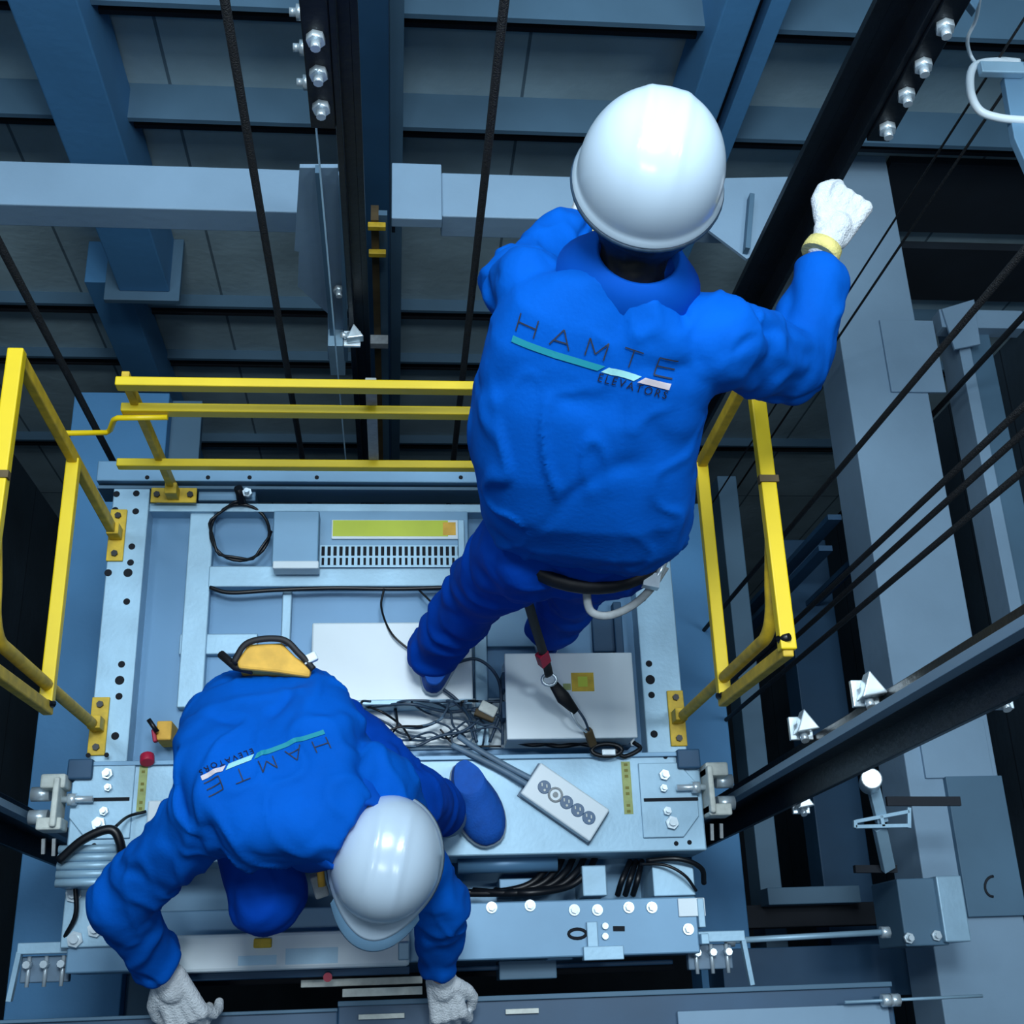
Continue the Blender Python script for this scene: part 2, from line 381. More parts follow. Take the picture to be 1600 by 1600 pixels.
# clips on the right rail
clip(PX(1350, 1080, XRL-.03), (0, 1, 0), 'upper bright bolt clip on the right car guide rail', s=1.1)
clip(PX(1250, 1135, XRL-.03), (0, 1, 0), 'lower bright bolt clip on the right car guide rail, nearer the car', s=1.1)
clip(PX(1250, 1255, XRL+.05), (0, 1, 0), 'small bright clip under the right car guide rail', s=.9)
clip(PX(1560, 1085, XRL+.07), (0, 1, 0), 'dim clip on the right rail near the right edge', s=.9)
# slotted bracket right
zz = -.1
t = empty('slotted_bracket', P(1380, 1270, zz), 'pale slotted bracket on a post below the right guide rail', 'bracket')
MB().bar(P(1358, 1205, zz+.05), P(1378, 1285, zz), .032, .02).build('upper_post', M['galv'], t, .002)
k = MB()
for a, b in (((1336, 1284), (1420, 1268)), ((1336, 1292), (1422, 1290)), ((1420, 1262), (1420, 1294)), ((1336, 1282), (1336, 1294)), ((1376, 1274), (1380, 1292))):
    k.bar(P(*a, zz+.02), P(*b, zz+.02), .010, .012)
k.build('slotted_plate', M['galv'], t, .001)
MB().bar(P(1374, 1292, zz), P(1388, 1358, zz-.1), .036, .02).build('lower_post', M['galv'], t, .002)
k = MB(); k.cyl(P(1358, 1226, zz+.05), P(1362, 1216, zz+.12), .028, 18); k.build('round_head', M['bolt'], t, .003)
MB().bar(P(1385, 1252, zz-.06), P(1500, 1252, zz-.06), .025, .012).build('arm', M['web'], t)
MB().bar(P(1335, 1358, zz-.12), P(1400, 1358, zz-.12), .02, .02).build('arm', M['web'], t)
# box lower right
k = MB(); X0, Y0, X1, Y1 = ppbox(k, 1408, 1372, 1476, 1478, -.3, -.5)
t = empty('switch_box', (X0, Y0, -.5), 'grey steel box at lower right under the slotted bracket', 'switch box')
k.build('body', M['ledge'], t, .004)
k = MB(); ppbox(k, 1470, 1368, 1510, 1472, -.28, -.5); k.build('end_cover', M['galv'], t, .004)
k = MB(); bolt(k, P(1418, 1466, -.3), (0, 0, 1), .01, .03); bolt(k, P(1462, 1462, -.3), (0, 0, 1), .01, .02); k.build('bolt', M['bolt'], t)
# frame beneath, bottom right
t = empty('steel_grille', P(1500, 1540, -.7), 'speckled grey window-like steel frame at the bottom right', 'steel grille')
k = MB(); ppbox(k, 1470, 1500, 1496, 1640, -.7, -.8); ppbox(k, 1524, 1500, 1548, 1640, -.7, -.8); ppbox(k, 1470, 1552, 1548, 1640, -.70, -.78); k.build('grille_bars', M['galv2'], t, .002)
# rods
def rod(p0, p1, r, label, nuts=()):
    t = empty('threaded_rod', p0, label, 'rod')
    p0, p1 = V(p0), V(p1)
    MB().cyl(p0, p1, r, 8).build('rod', M['galv'], t)
    for u in nuts:
        c = p0.lerp(p1, u); d = (p1-p0).normalized()
        MB().cyl(c-d*.012, c+d*.012, min(r*4, .016), 6).build('nut', M['bolt'], t)
rod(P(1140, 1470, -.15), P(1390, 1456, -.15), .008, 'long grey rod reaching right from the front of the car', (.0, .97))
rod(P(1320, 1566, .01), P(1535, 1556, .01), .004, 'thin rod with two bright nuts at the bottom right', (.30, .36))

# ------------------------------------------------------------------ ropes
def rope(x, y, r, label, z0=ZB, z1=4.5, cat='rope', m='rope'):
    return tag(MB().tube([(x, y, z0), (x, y, (z0+z1)/2), (x, y, z1)], r, 8).build('hoist_rope', M[m]), label, cat)
p = PY(90, 555, 1.46); rope(p.x, p.y, .0095, 'thick black rope slanting from the left edge to the corner of the yellow railing')
p = PY(417, 390, 1.6); rope(p.x, p.y, .009, 'thick black rope left of the upright rail, passing behind the yellow railing')
p = PY(745, 390, 1.6); rope(p.x, p.y, .009, 'thick black rope just left of the upper worker\'s shoulder')
def roper(px, py, X, r, label): p = PX(px, py, X); return rope(p.x, p.y, r, label)
roper(1420, 605, 1.15, .0075, 'black rope crossing the broad right beam from just below the glove')
roper(1472, 755, 1.2, .0075, 'upper black rope of the close pair crossing the broad right beam')
roper(1472, 790, 1.22, .0075, 'lower black rope of the close pair crossing the broad right beam')
roper(1472, 842, 1.2, .0075, 'black rope crossing the broad right beam nearest the car guide rail')
roper(1455, 255, 1.3, .003, 'thin wire slanting up right beside the raised glove')
roper(1490, 260, 1.5, .004, 'thin dark wire next to the hanging lamp bracket')
roper(1575, 520, 1.99, .010, 'thick dark rope near the right edge behind the narrow beam')
rope(PY(487, 120, 1.66).x, 1.66, .0022, 'hair thin grey wire beside the bolted joint of the upright rail', m='galv')
for i, (px, py, X) in enumerate(((1305, 800, 1.55), (1290, 850, 1.5), (1330, 880, 1.7))):
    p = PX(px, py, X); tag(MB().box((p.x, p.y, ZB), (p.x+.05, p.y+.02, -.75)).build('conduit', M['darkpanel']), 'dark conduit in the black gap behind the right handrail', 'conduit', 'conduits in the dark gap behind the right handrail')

# ------------------------------------------------------------------ the lift car
CX0, CX1 = -.755, .775
car = empty('elevator_car', (0, .7, -2.4), 'steel lift car top the two workers in blue are standing on', 'elevator car')
MB().box((-.70, .10, -2.4), (.70, 1.27, -.20)).build('cabin', M['galv2'], car, .003)
MB().box((-.685, .57, -.2), (.69, 1.285, -.07)).build('roof_panel', M['roof'], car, .003)
Z0 = -.07
def cp(name, x0, y0, x1, y1, zt, zb=None, m='galv', bev=.003, par=None):
    k = MB(); r = ppbox(k, x0, y0, x1, y1, zt, Z0 if zb is None else zb); o = k.build(name, M[m], par or car, bev); return o, r
# side beams with holes
def side_beam(xa, xb, holes, nm='side_beam'):
    o = MB().box((xa, .573, -.12), (xb, 1.335, 0)).build(nm, M['galv'], car, .003)
    for (px, py, r) in holes:
        MB().disc(P(px, py, .0003)-V((0, 0, .002)), r, .003).build('bolt_hole', M['hole'], o)
    return o
sb = side_beam(-.775, -.677, [(182, 772, .009), (213, 771, .009), (180, 797, .009), (212, 799, .009), (206, 854, .009), (204, 879, .009), (169, 895, .010), (200, 895, .012), (198, 940, .009), (190, 1038, .009), (187, 1063, .012), (186, 1088, .009), (180, 1150, .010)])
sb2 = side_beam(.668, .775, [(1014, 1037, .009), (1016, 1062, .013), (1018, 1086, .009), (1022, 1147, .010), (1005, 935, .009), (1002, 900, .009)])
for xa_, xb_ in ((.66, .79),): MB().box((xa_, 1.24, 0), (xb_, 1.34, .004)).build('corner_plate', M['galv'], car)
# rear channel
o = MB().box((-.82, 1.35, -.10), (.83, 1.41, .02)).build('rear_channel', M['galv2'], car, .003)
MB().box((-.82, 1.335, -.10), (.83, 1.345, -.0)).build('channel_lip', M['ledge'], car, .002)
for px in (230, 325, 390, 495, 720): MB().disc(P(px, 746, .0205)-V((0, 0, .002)), .006, .003).build('bolt_hole', M['hole'], o)
cp('bracket_plate', 310, 755, 400, 782, -.02, -.1, 'galv2')
MB().box((-.68, 1.275, -.2), (.68, 1.30, -.02)).build('roof_flange', M['galv'], car, .002)
# roof frame members, plus a painted shadow strip
cp('roof_rib_or_shadow', 287, 797, 326, 1105, -.035)
cp('roof_rib_or_shadow', 326, 884, 760, 916, -.03)
cp('roof_rib_or_shadow', 440, 922, 455, 1005, -.045)
cp('roof_rib_or_shadow', 280, 990, 402, 1022, -.045)
cp('roof_rib_or_shadow', 742, 930, 762, 1168, -.04)
cp('roof_rib_or_shadow', 640, 1090, 990, 1168, -.055, None, 'white')
cp('roof_rib_or_shadow', 760, 930, 850, 1010, -.05, None, 'galv2')
cp('roof_rib_or_shadow', 926, 955, 962, 1018, -.05, None, 'darkpanel')
cp('roof_rib_or_shadow', 965, 940, 978, 1168, -.03, None, 'darkpanel')  # dark strip painting the roof's shadow line beside the right side beam
cp('access_panel', 560, 1100, 740, 1168, -.045, None, 'white')
# crosshead
o = MB().box((-.80, .326, -.14), (.80, .577, .02)).build('crosshead', M['galv'], car, .004)
MB().box((-.80, .566, .02), (.80, .577, .032)).build('crosshead_lip', M['galv2'], car, .001)
for sx, pc in ((1, 1045), (-1, 160)):
    c = P(pc, 1250, .02)
    pl = MB()
    w = .075; h = .095
    pl.prism([(c.x-w*sx, c.y-h, .02), (c.x+w*.4*sx, c.y-h, .02), (c.x+w*sx, c.y-h*.45, .02), (c.x+w*sx, c.y+h*.45, .02), (c.x+w*.4*sx, c.y+h, .02), (c.x-w*sx, c.y+h, .02)], (0, 0, .008))
    po = pl.build('end_plate', M['galv'], car, .002)
    k = MB(); k.bar((c.x-w*sx*.9, c.y, .030), (c.x+w*sx, c.y, .030), .008, .004)
    k.build('seam', M['hole'], po)
    for dxx, dyy, rr in ((-.01, .062, .014), (-.015, .028, .010), (-.01, -.03, .011), (0, -.06, .017)):
        k = MB(); k.cyl((c.x+dxx*sx, c.y+dyy, .028), (c.x+dxx*sx, c.y+dyy, .042), rr, 6); k.cyl((c.x+dxx*sx, c.y+dyy, .042), (c.x+dxx*sx, c.y+dyy, .052), rr*.55, 10); k.build('bolt', M['bolt'], po)
    for dxx, dyy in ((0, .112), (.045, .112), (.045, -.108), (.01, -.11)): MB().disc((c.x+dxx*sx, c.y+dyy, .0185), .006, .003).build('bolt_hole', M['hole'], o)
def strip_label(x0, y0, x1, y1, z):
    k = MB(); X0, Y0, X1, Y1 = ppbox(k, x0, y0, x1, y1, z+.0015, z); s_ = k.build('warning_strip', M['strip'], car)
    k = MB(); n = 9; 
    for i in range(n):
        y = Y0+(Y1-Y0)*(i+.5)/n
        if i in (2, 5): continue
        k.box(((X0*.7+X1*.3), y-.004, z+.0015), ((X0*.3+X1*.7), y+.003, z+.002))
    k.build('printing', M['stripink'], s_)
strip_label(973, 1190, 987, 1272, .02); strip_label(216, 1182, 229, 1268, .02)
# roller guides
for sx, (px, py), lab in ((1, (1115, 1240), 0), (-1, (83, 1248), 0)):
    c = P(px, py, .03); x = c.x; y = .472
    g = MB()
    g.box((x-.025, y-.065, .0), (x+.035, y-.035, .07)); g.box((x-.025, y+.035, .0), (x+.035, y+.07, .07)); g.box((x-sx*.025, y-.06, .0), (x-sx*.01, y+.06, .085))
    go = g.build('roller_guide', M['cream'], car, .005)
    for yy in (-.028, .028):
        k = MB(); k.cyl((x+sx*.01, y+yy, .02), (x+sx*.055, y+yy, .02), .018, 18); k.build('roller', M['bolt'], go)
    k = MB(); k.cyl((x-sx*.10, y+.01, .045), (x-sx*.02, y+.01, .045), .008, 10); k.cyl((x-sx*.06, y+.01, .045), (x-sx*.04, y+.01, .045), .016, 6); k.build('adjusting_screw', M['bolt'], go)
    k = MB(); k.box((x-sx*.09, y+.06, -.05), (x-sx*.03, y+.11, .045)); k.build('mount', M['darkpanel'], go, .004)
    k = MB(); k.bar((x-sx*.01, y-.08, .02), (x-sx*.01, y-.12, .01), .008, .008); k.bar((x+sx*.015, y-.08, .02), (x+sx*.015, y-.115, .01), .008, .008); k.build('pin', M['strapgrey'], go)
# trough + front beam
fb = MB().box((-.78, .08, -.16), (.765, .216, .0)).build('front_beam', M['galv2'], car, .004)
k = MB()
for px, py in ((768, 1418), (828, 1415), (897, 1422), (933, 1422), (982, 1418), (1018, 1418), (1075, 1452)):
    c = P(px, py, 0.0); k2 = MB(); k2.cyl(c, c+V((0, 0, .006)), .014, 16); k2.cyl(c+V((0, 0, .006)), c+V((0, 0, .014)), .009, 6); k2.build('bolt', M['bolt'], fb)
k.bm.free()
k = MB(); ppbox(k, 1060, 1403, 1102, 1432, .006, 0); k.build('pale_tag', M['white'], fb, .002)
k = MB(); ppbox(k, 918, 1440, 935, 1500, .012, 0); ppbox(k, 912, 1478, 975, 1500, .014, -.02); k.build('latch_plate', M['galv'], fb, .002)
k = MB()
for px, py in ((924, 1447), (945, 1447), (924, 1463), (945, 1463)): k.disc(P(px, py, .0), .008, .010)
k.build('rivet', M['bolt'], fb)
k = MB(); c = P(902, 1459, 0); k.tube([c+V((.022*math.cos(a), .011*math.sin(a), .001)) for a in [i*math.pi/8 for i in range(16)]], .004, 6, closed=True); k.build('grommet', M['hole'], fb)
MB().bar(P(958, 1451, .001), P(976, 1451, .001), .012, .004).build('slot', M['hole'], fb)
k = MB(); k.box((.765, .10, -.12), (.785, .125, .02)); k.box((.765, .14, -.12), (.782, .21, .01)); k.build('end_tab', M['galv'], fb, .002)
# trough fittings
cp('trough_plate', 1020, 1345, 1085, 1400, -.03, -.2, 'galv')
cp('trough_plate', 910, 1352, 948, 1400, -.06, -.2, 'galv')
cp('trough_plate', 780, 1372, 850, 1400, -.10, -.2, 'galv2')
k = MB(); k.cyl(P(715, 1352, -.06), P(870, 1348, -.06), .022, 14); k.build('conduit', M['roof'], car)
def pcable(pts, r, label, m='hose', cat='cable', grp='cables in the trough in front of the crosshead', name='cable'):
    return tag(MB().tube(spline([P(*q) for q in pts]), r, 8).build(name, M[m]), label, cat, grp)
for i in range(5):
    dxx = i*17
    pcable([(705+dxx, 1392+(i % 2)*4, -.10), (760+dxx, 1395, -.09+.012*i), (820+dxx, 1385, -.07), (850+dxx, 1362, -.08), (862+dxx, 1340, -.12)], .009, 'black hose curving through the trough behind the bolted front beam')
for i in range(3):
    pcable([(965+i*12, 1398, -.12), (972+i*12, 1375, -.08), (985+i*9, 1345, -.11)], .008, 'black hose curving through the trough behind the bolted front beam')
pcable([(1000, 1350, -.03), (1040, 1352, .0), (1070, 1368, .0), (1088, 1392, -.02)], .004, 'thin black cable arching over the right end of the trough', grp=None)
pcable([(1010, 1345, -.03), (1060, 1342, .0), (1095, 1356, -.02), (1100, 1380, -.06)], .007, 'thicker black hose arching to the right end of the car', grp=None)
# front brackets right/left
def front_bracket(sx, pts, label):
    t = empty('switch_bracket', P(pts[0], pts[1], -.03), label, 'bracket')
    c = P(pts[0], pts[1], -.03)
    MB().box((c.x-.075, c.y-.006, -.05), (c.x+.075, c.y+.02, -.02)).build('arm', M['galv'], t, .002)
    MB().bar((c.x+sx*.07, c.y, -.03), (c.x+sx*.085, c.y-.11, -.04), .012, .02).build('finger', M['galv'], t, .001)
    for j in (-.05, -.01, .03):
        k = MB(); k.cyl((c.x+j, c.y-.03, -.05), (c.x+j, c.y-.03, -.02), .009, 8); k.cyl((c.x+j, c.y-.08, -.045), (c.x+j, c.y-.01, -.045), .005, 8); k.build('bolt', M['bolt'], t)
    MB().box((c.x-.07, c.y-.07, -.075), (c.x+.045, c.y-.01, -.05)).build('clamp', M['cablegrey'], t, .003)
front_bracket(1, (1118, 1468), 'pale metal bracket with pins at the front right corner of the car')
front_bracket(-1, (78, 1486), 'pale metal bracket with pins at the front left corner of the car')
k = MB(); ppbox(k, 98, 1385, 190, 1480, .01, -.12); k.build('front_corner_plate', M['galv'], car, .003)
for px, py in ((118, 1468), (116, 1398), (150, 1452)):
    k = MB(); bolt(k, P(px, py, .01), (0, 0, 1), .013, .02); k.build('bolt', M['bolt'], car)
# stacked grey ribbed block at left with hose
k = MB(); X0, Y0, X1, Y1 = ppbox(k, 92, 1320, 190, 1385, .10, .0)
t = empty('ribbed_block', (X0, Y0, 0), 'grey ribbed block at the left end of the car under a black hose', 'ribbed block')
k.build('body', M['galv2'], t, .004)
k = MB()
for i in range(5):
    y = Y0+(Y1-Y0)*(i+.5)/5; k.cyl((X0-.004, y, .098), (X1+.004, y, .098), .010, 10)
k.build('rib', M['galv'], t)
tag(MB().tube(spline([P(92, 1345, .12), P(130, 1312, .135), P(172, 1296, .14), P(188, 1318, .13), P(190, 1362, .1)]), .011, 10).build('hose', M['hose']), 'thick black hose arched over the grey ribbed block at left', 'hose')
tag(MB().tube(spline([P(180, 1292, .13), P(200, 1276, .06), P(228, 1268, .035)]), .004, 8).build('cable', M['hose']), 'thin black cable from the arched hose to the yellow strip', 'cable')
tag(MB().tube(spline([P(118, 1385, .05), P(118, 1430, .03), P(98, 1470, .0)]), .006, 8).build('cable', M['hose']), 'thin black cable hanging below the grey ribbed block', 'cable')
k = MB(); ppbox(k, 229, 1250, 292, 1312, .07, .02); tag(k.build('terminal_box', M['white'], bevel=.004), 'small white box beside the kneeling worker\'s right side', 'box')
# yellow actuator with red parts at left
t = empty('limit_switch', P(250, 1150, 0), 'small yellow switch with red cap beside the crouching worker', 'switch')
k = MB(); ppbox(k, 244, 1126, 268, 1156, .03, -.07); k.build('body', M['tan'], t, .004)
MB().cyl(P(230, 1180, .035), P(230, 1192, .045), .018, 12).build('red_cap', M['red'], t, .003)
MB().bar(P(240, 1140, .03), P(243, 1160, .03), .01, .02).build('red_tab', M['red'], t, .003)
MB().tube([P(232, 1124, .05), P(246, 1144, .045)], .006, 8).build('lever', M['hose'], t)
# ------------------------------------------------------------------ door operator cover and landing side
k = MB(); X0, Y0, X1, Y1 = ppbox(k, 262, 1456, 640, 1515, .07, .0)
t = empty('door_operator', (X0, Y0, 0), 'long white door motor cover in front of the crouching worker', 'door operator')
k.build('cover', M['white'], t, .008)
k = MB(); ppbox(k, 372, 1493, 432, 1508, .0705, .07); ppbox(k, 446, 1481, 528, 1506, .0705, .07); k.build('label_plate', M['galv'], t)
k = MB(); ppbox(k, 396, 1466, 424, 1481, .085, .07); k.build('yellow_clip', M['yellow2'], t, .003)
k = MB(); ppbox(k, 622, 1472, 640, 1500, .085, .06); k.build('end_bracket', M['galv'], t, .003)
k = MB(); ppbox(k, 250, 1516, 640, 1528, -.0, -.08); k.build('track', M['darkpanel'], t, .002)
k = MB(); ppbox(k, 470, 1528, 660, 1540, -.05, -.08); k.build('belt_track', M['cream'], t, .002)
MB().cyl(P(512, 1527, .0), P(512, 1527, .02), .011, 12).build('red_knob', M['red'], t)
ls = P(700, 1546, -.02).y
t = empty('landing_header', (0, YF, -.3), 'blue grey steel landing header across the bottom edge', 'door header')
hx = P(528, 1550, -.02).x; hr2 = P(1400, 1580, -.02).x; lsl = P(250, 1588, -.02).y
MB().box((hx, ls-.42, -.14), (hr2, ls-.02, -.03)).build('top_plate', M['header'], t, .004)
MB().box((hx, ls-.03, -.10), (hr2, ls-.018, -.02)).build('front_lip', M['ledge'], t, .002)
MB().box((XL, ls-.42, -.14), (hx, lsl, -.03)).build('side_plate', M['header'], t, .004)
MB().box((XL, lsl-.004, -.10), (hx, lsl+.004, -.02)).build('side_lip', M['ledge'], t, .002)
for q_ in ((535, 1543, 660, 1556), (790, 1576, 842, 1584), (560, 1584, 632, 1592)):
    k = MB(); ppbox(k, *q_, -.02, -.035); k.build('sill_bracket', M['cream'], t, .001)
cp2 = MB(); ppbox(cp2, 780, 1500, 870, 1530, -.1, -.2); tag(cp2.build('hanger_plate', M['ledge'], bevel=.003), 'dim metal hanger plate below the bolted front beam', 'plate')
k = MB(); ppbox(k, 855, 1487, 895, 1500, -.04, -.09); tag(k.build('hanger_plate', M['galv2'], bevel=.003), 'small pale plate tucked under the bolted front beam', 'plate')
thing_box('door_track', (-.6, .045, -.30), (.75, .06, -.24), M['web'], 'dark door track in the gap below the bolted front beam', 'door track')
thing_box('door_track', (.12, .058, -.16), (.72, .07, -.12), M['darkpanel'], 'thin blue door rail right under the bolted front beam', 'door track')

# ------------------------------------------------------------------ boxes on the roof
t = empty('control_box', P(610, 1040, Z0), 'flat white box under the upper worker\'s left shoe', 'control box')
k = MB(); bx = ppbox(k, 486, 972, 738, 1096, .03, -.044); k.build('body', M['white'], t, .005)
k = MB(); ppbox(k, 486, 1093, 738, 1101, .034, Z0+.01); k.build('lid_lip', M['galv'], t, .002)
t = empty('junction_box', P(890, 1090, Z0), 'square white metal box with yellow sticker under the lanyard', 'junction box')
k = MB(); jb = ppbox(k, 792, 1022, 990, 1152, .085, -.045); k.build('body', M['white'], t, .004)
k = MB(); ppbox(k, 790, 1020, 992, 1154, .09, .08); k.build('lid', M['white'], t, .003)
k = MB(); ppbox(k, 893, 1051, 928, 1080, .0915, .09); st = k.build('sticker', M['yellow2'], t)
k = MB(); ppbox(k, 903, 1057, 918, 1073, .0920, .0915); k.build('pictogram', M['label'], st)
k = MB(); ppbox(k, 880, 1068, 892, 1078, .0915, .09); k.build('sticker', M['strip'], t)
for yy in (1056, 1080, 1110, 1130):
    pass
k = MB(); ppbox(k, 785, 1050, 791, 1076, .07, .0); ppbox(k, 785, 1096, 791, 1122, .07, .0); k.build('hinge', M['darkpanel'], t, .001)
t = empty('terminal_rack', P(600, 840, Z0), 'metal rack with yellow label above a row of slots', 'terminal rack')
k = MB(); tr = ppbox(k, 428, 797, 732, 883, -.02, Z0); k.build('body', M['galv2'], t, .003)
k = MB(); ppbox(k, 426, 798, 498, 882, .03, -.02); k.build('side_cover', M['galv2'], t, .003)
k = MB(); ppbox(k, 426, 876, 498, 888, .034, -.02); k.build('cover_lip', M['white'], t, .003)
k = MB(); ppbox(k, 518, 812, 716, 842, -.012, -.02); pl = k.build('label_carrier', M['white'], t, .002)
k = MB(); ppbox(k, 520, 813, 700, 838, -.0115, -.0125); k.build('yellow_label', M['label'], pl)
k = MB(); ppbox(k, 692, 816, 712, 836, -.011, -.0125); k.build('orange_mark', M['tan'], pl)
k = MB(); X0, Y0, X1, Y1 = ppbox(k, 500, 852, 722, 886, -.018, -.02); sl = k.build('slot_panel', M['galv'], t)
k = MB(); n = 24
for i in range(n):
    x = X0+(X1-X0)*(i+.5)/n
    k.box((x-.0045, Y0+(Y1-Y0)*.52, -.018), (x+.0045, Y1-.004, -.0165)); k.box((x-.0035, Y0+.006, -.018), (x+.0035, Y0+(Y1-Y0)*.42, -.0168))
k.build('slots', M['hole'], sl)
k = MB(); ppbox(k, 716, 812, 726, 890, .0, -.02); k.build('end_rib', M['galv'], t, .002)
# cable loop
lp = [P(375+46*math.cos(a), 832+44*math.sin(a), -.02+.01*math.sin(3*a)) for a in [2*math.pi*i/28 for i in range(28)]]
t = empty('cable_loop', P(375, 832, Z0), 'black cable coiled in a loop at the rear left of the roof', 'cable')
MB().tube(lp, .0045, 8, closed=True).build('loop', M['hose'], t)
MB().tube([p+V((.006*math.cos(i), .006*math.sin(i), .008)) for i, p in enumerate(lp)][:22], .004, 8).build('strand', M['hose'], t)
MB().tube([P(378, 788, -.01), P(375, 772, .0), P(372, 762, .02)], .012, 8).build('cable_tie', M['hose'], t)
k = MB(); bolt(k, P(387, 772, .0), (0, 0, 1), .009, .03); k.build('hook', M['bolt'], t)
pcable([(328, 918, -.025), (360, 926, -.02), (430, 922, -.02), (520, 919, -.02), (620, 920, -.02), (700, 918, -.02)], .006, 'black cable laid along the front edge of the roof duct', grp=None)
pcable([(600, 920, -.01), (596, 950, .0), (612, 990, .045), (648, 1022, .045)], .003, 'thin black cable curving over the flat white box', grp=None)
pcable([(655, 922, -.02), (680, 950, .0), (700, 1000, .05)], .003, 'thin cable disappearing behind the upper worker\'s trouser leg', grp=None)

# tangle of cables
tg = 'cables tangled on the roof'
def zt(x, y):
    # height of what lies below, so that cables rest on it
    if 486 < x < 738 and y < 1100: return .04
    if y > 1172: return .03
    return -.02
rnd = random.Random(4)
for i in range(19):
    x = rnd.uniform(575, 760); y = rnd.uniform(1100, 1162); pts = []
    a = rnd.uniform(0, 6.28)
    for j in range(7):
        z = max(zt(x, y), -.02)+rnd.uniform(.0, .05)
        pts.append((x, y, z)); a += rnd.uniform(-1.1, 1.1)
        x += math.cos(a)*rnd.uniform(24, 48); y += math.sin(a)*rnd.uniform(14, 30)
        x = min(max(x, 566), 785); y = min(max(y, 1096), 1166)
    pcable(pts, rnd.choice((.0028, .0032, .004)), 'thin dark cable in the tangle between the white boxes', m=rnd.choice(('cable', 'cable', 'cablegrey', 'cable', 'hose')), grp=tg)
for k_, (pts, lab) in enumerate((
    ([(690, 1075, .045), (715, 1095, .045), (735, 1125, .0), (745, 1160, .0)], 'dark cable looping down from the upper worker\'s shoe'),
    ([(700, 1040, .05), (745, 1030, .03), (778, 1060, .03), (782, 1110, .02), (765, 1160, .0)], 'dark cable looping around the left side of the square metal box'),
    ([(575, 1105, .0), (640, 1100, .045), (700, 1112, .01), (760, 1105, .01)], 'dark cable along the front edge of the flat white box'))):
    pcable(pts, .0045, lab, 'cable', grp=None)
t = empty('connector', P(765, 1105, 0), 'pale plug connector in the cable tangle beside the square metal box', 'connector')
MB().bar(P(750, 1102, .03), P(775, 1115, .03), .03, .025).build('plug_body', M['cream'], t, .004)
MB().bar(P(742, 1112, .025), P(772, 1124, .025), .02, .02).build('plug_base', M['rust'], t, .003)
for o1, lab in ((0, 'upper of two grey conduits leading to the socket strip'), (1, 'lower of two grey conduits leading to the socket strip')):
    pcable([(716-10*o1, 1150+14*o1, .035), (745-6*o1, 1170+10*o1, .04), (790-4*o1, 1196+8*o1, .04), (832-8*o1, 1218+8*o1, .05)], .008, lab, 'cablegrey', grp=None)
pcable([(960, 1170, .04), (975, 1182, .035), (1000, 1170, .03), (990, 1160, .02)], .006, 'short black cable end at the corner of the square metal box', grp=None)
for i, (xx, yy) in enumerate(((810, 1160), (850, 1162), (900, 1160))):
    pcable([(xx, yy, -.0), (xx+25, yy+4, .01), (xx+60, yy-1, .0)], .006, 'dark cable squeezed in the gap before the square metal box', grp='cables in the gap before the metal box')

# power strip
zs_ = .062
a = P(829, 1215, zs_); b = P(937.5, 1290, zs_); u = (b-a); Ls = u.length; u.normalize(); w = V((-u.y, u.x, 0)); c = (a+b)/2
ww = (P(850, 1195, zs_)-P(808, 1235, zs_)).length
t = empty('socket_strip', (c.x, c.y, .02), 'white socket strip with five round sockets lying diagonally', 'power strip')
MB().bar(a-V((0, 0, .018)), b-V((0, 0, .018)), ww, .036).build('body', M['white'], t, .004)
MB().bar(a-V((0, 0, .039))-u*.004, b-V((0, 0, .039))+u*.004, ww*1.06, .006).build('base', M['cablegrey'], t, .001)
for i in range(5):
    q = a+u*(Ls*(.20+.16*i))-w*0
    if i == 1:
        k = MB(); k.tube([q+V((.017*math.cos(g), .017*math.sin(g), .001)) for g in [j*math.pi/8 for j in range(16)]], .003, 6, closed=True); k.disc(q, .007, .004)
        k.build('socket', M['strapgrey'], t)
    else:
        k = MB(); k.disc(q-V((0, 0, .001)), .017, .004, 20); so = k.build('socket', M['socket'], t, .001)
        k = MB(); k.bar(q+V((-.006, .002, .0035)), q+V((-.006, .01, .0035)), .003, .002); k.bar(q+V((.006, -.002, .0035)), q+V((.006, .006, .0035)), .003, .002); k.disc(q+V((0, -.008, .0025)), .003, .002)
        k.build('contact', M['cream'], so)

# ------------------------------------------------------------------ handrails (flat yellow bar)
def foot(t, c, along):
    c = V(c)
    if along == 'x': k = MB().box((c.x-.062, c.y-.022, .0), (c.x+.062, c.y+.022, .008))
    else: k = MB().box((c.x-.022, c.y-.075, .0), (c.x+.022, c.y+.075, .008))
    f = k.build('foot_plate', M['yellow2'], t, .002)
    k = MB(); k.box((c.x-.016, c.y-.016, .008), (c.x+.016, c.y+.016, .06)); k.build('socket', M['yellow2'], f, .002)
    for s_ in (-1, 1):
        q = c+(V((.045*s_, 0, .008)) if along == 'x' else V((0, .055*s_, .008)))
        k = MB(); k.cyl(q, q+V((0, 0, .008)), .009, 6); k.build('bolt', M['hose'], f)
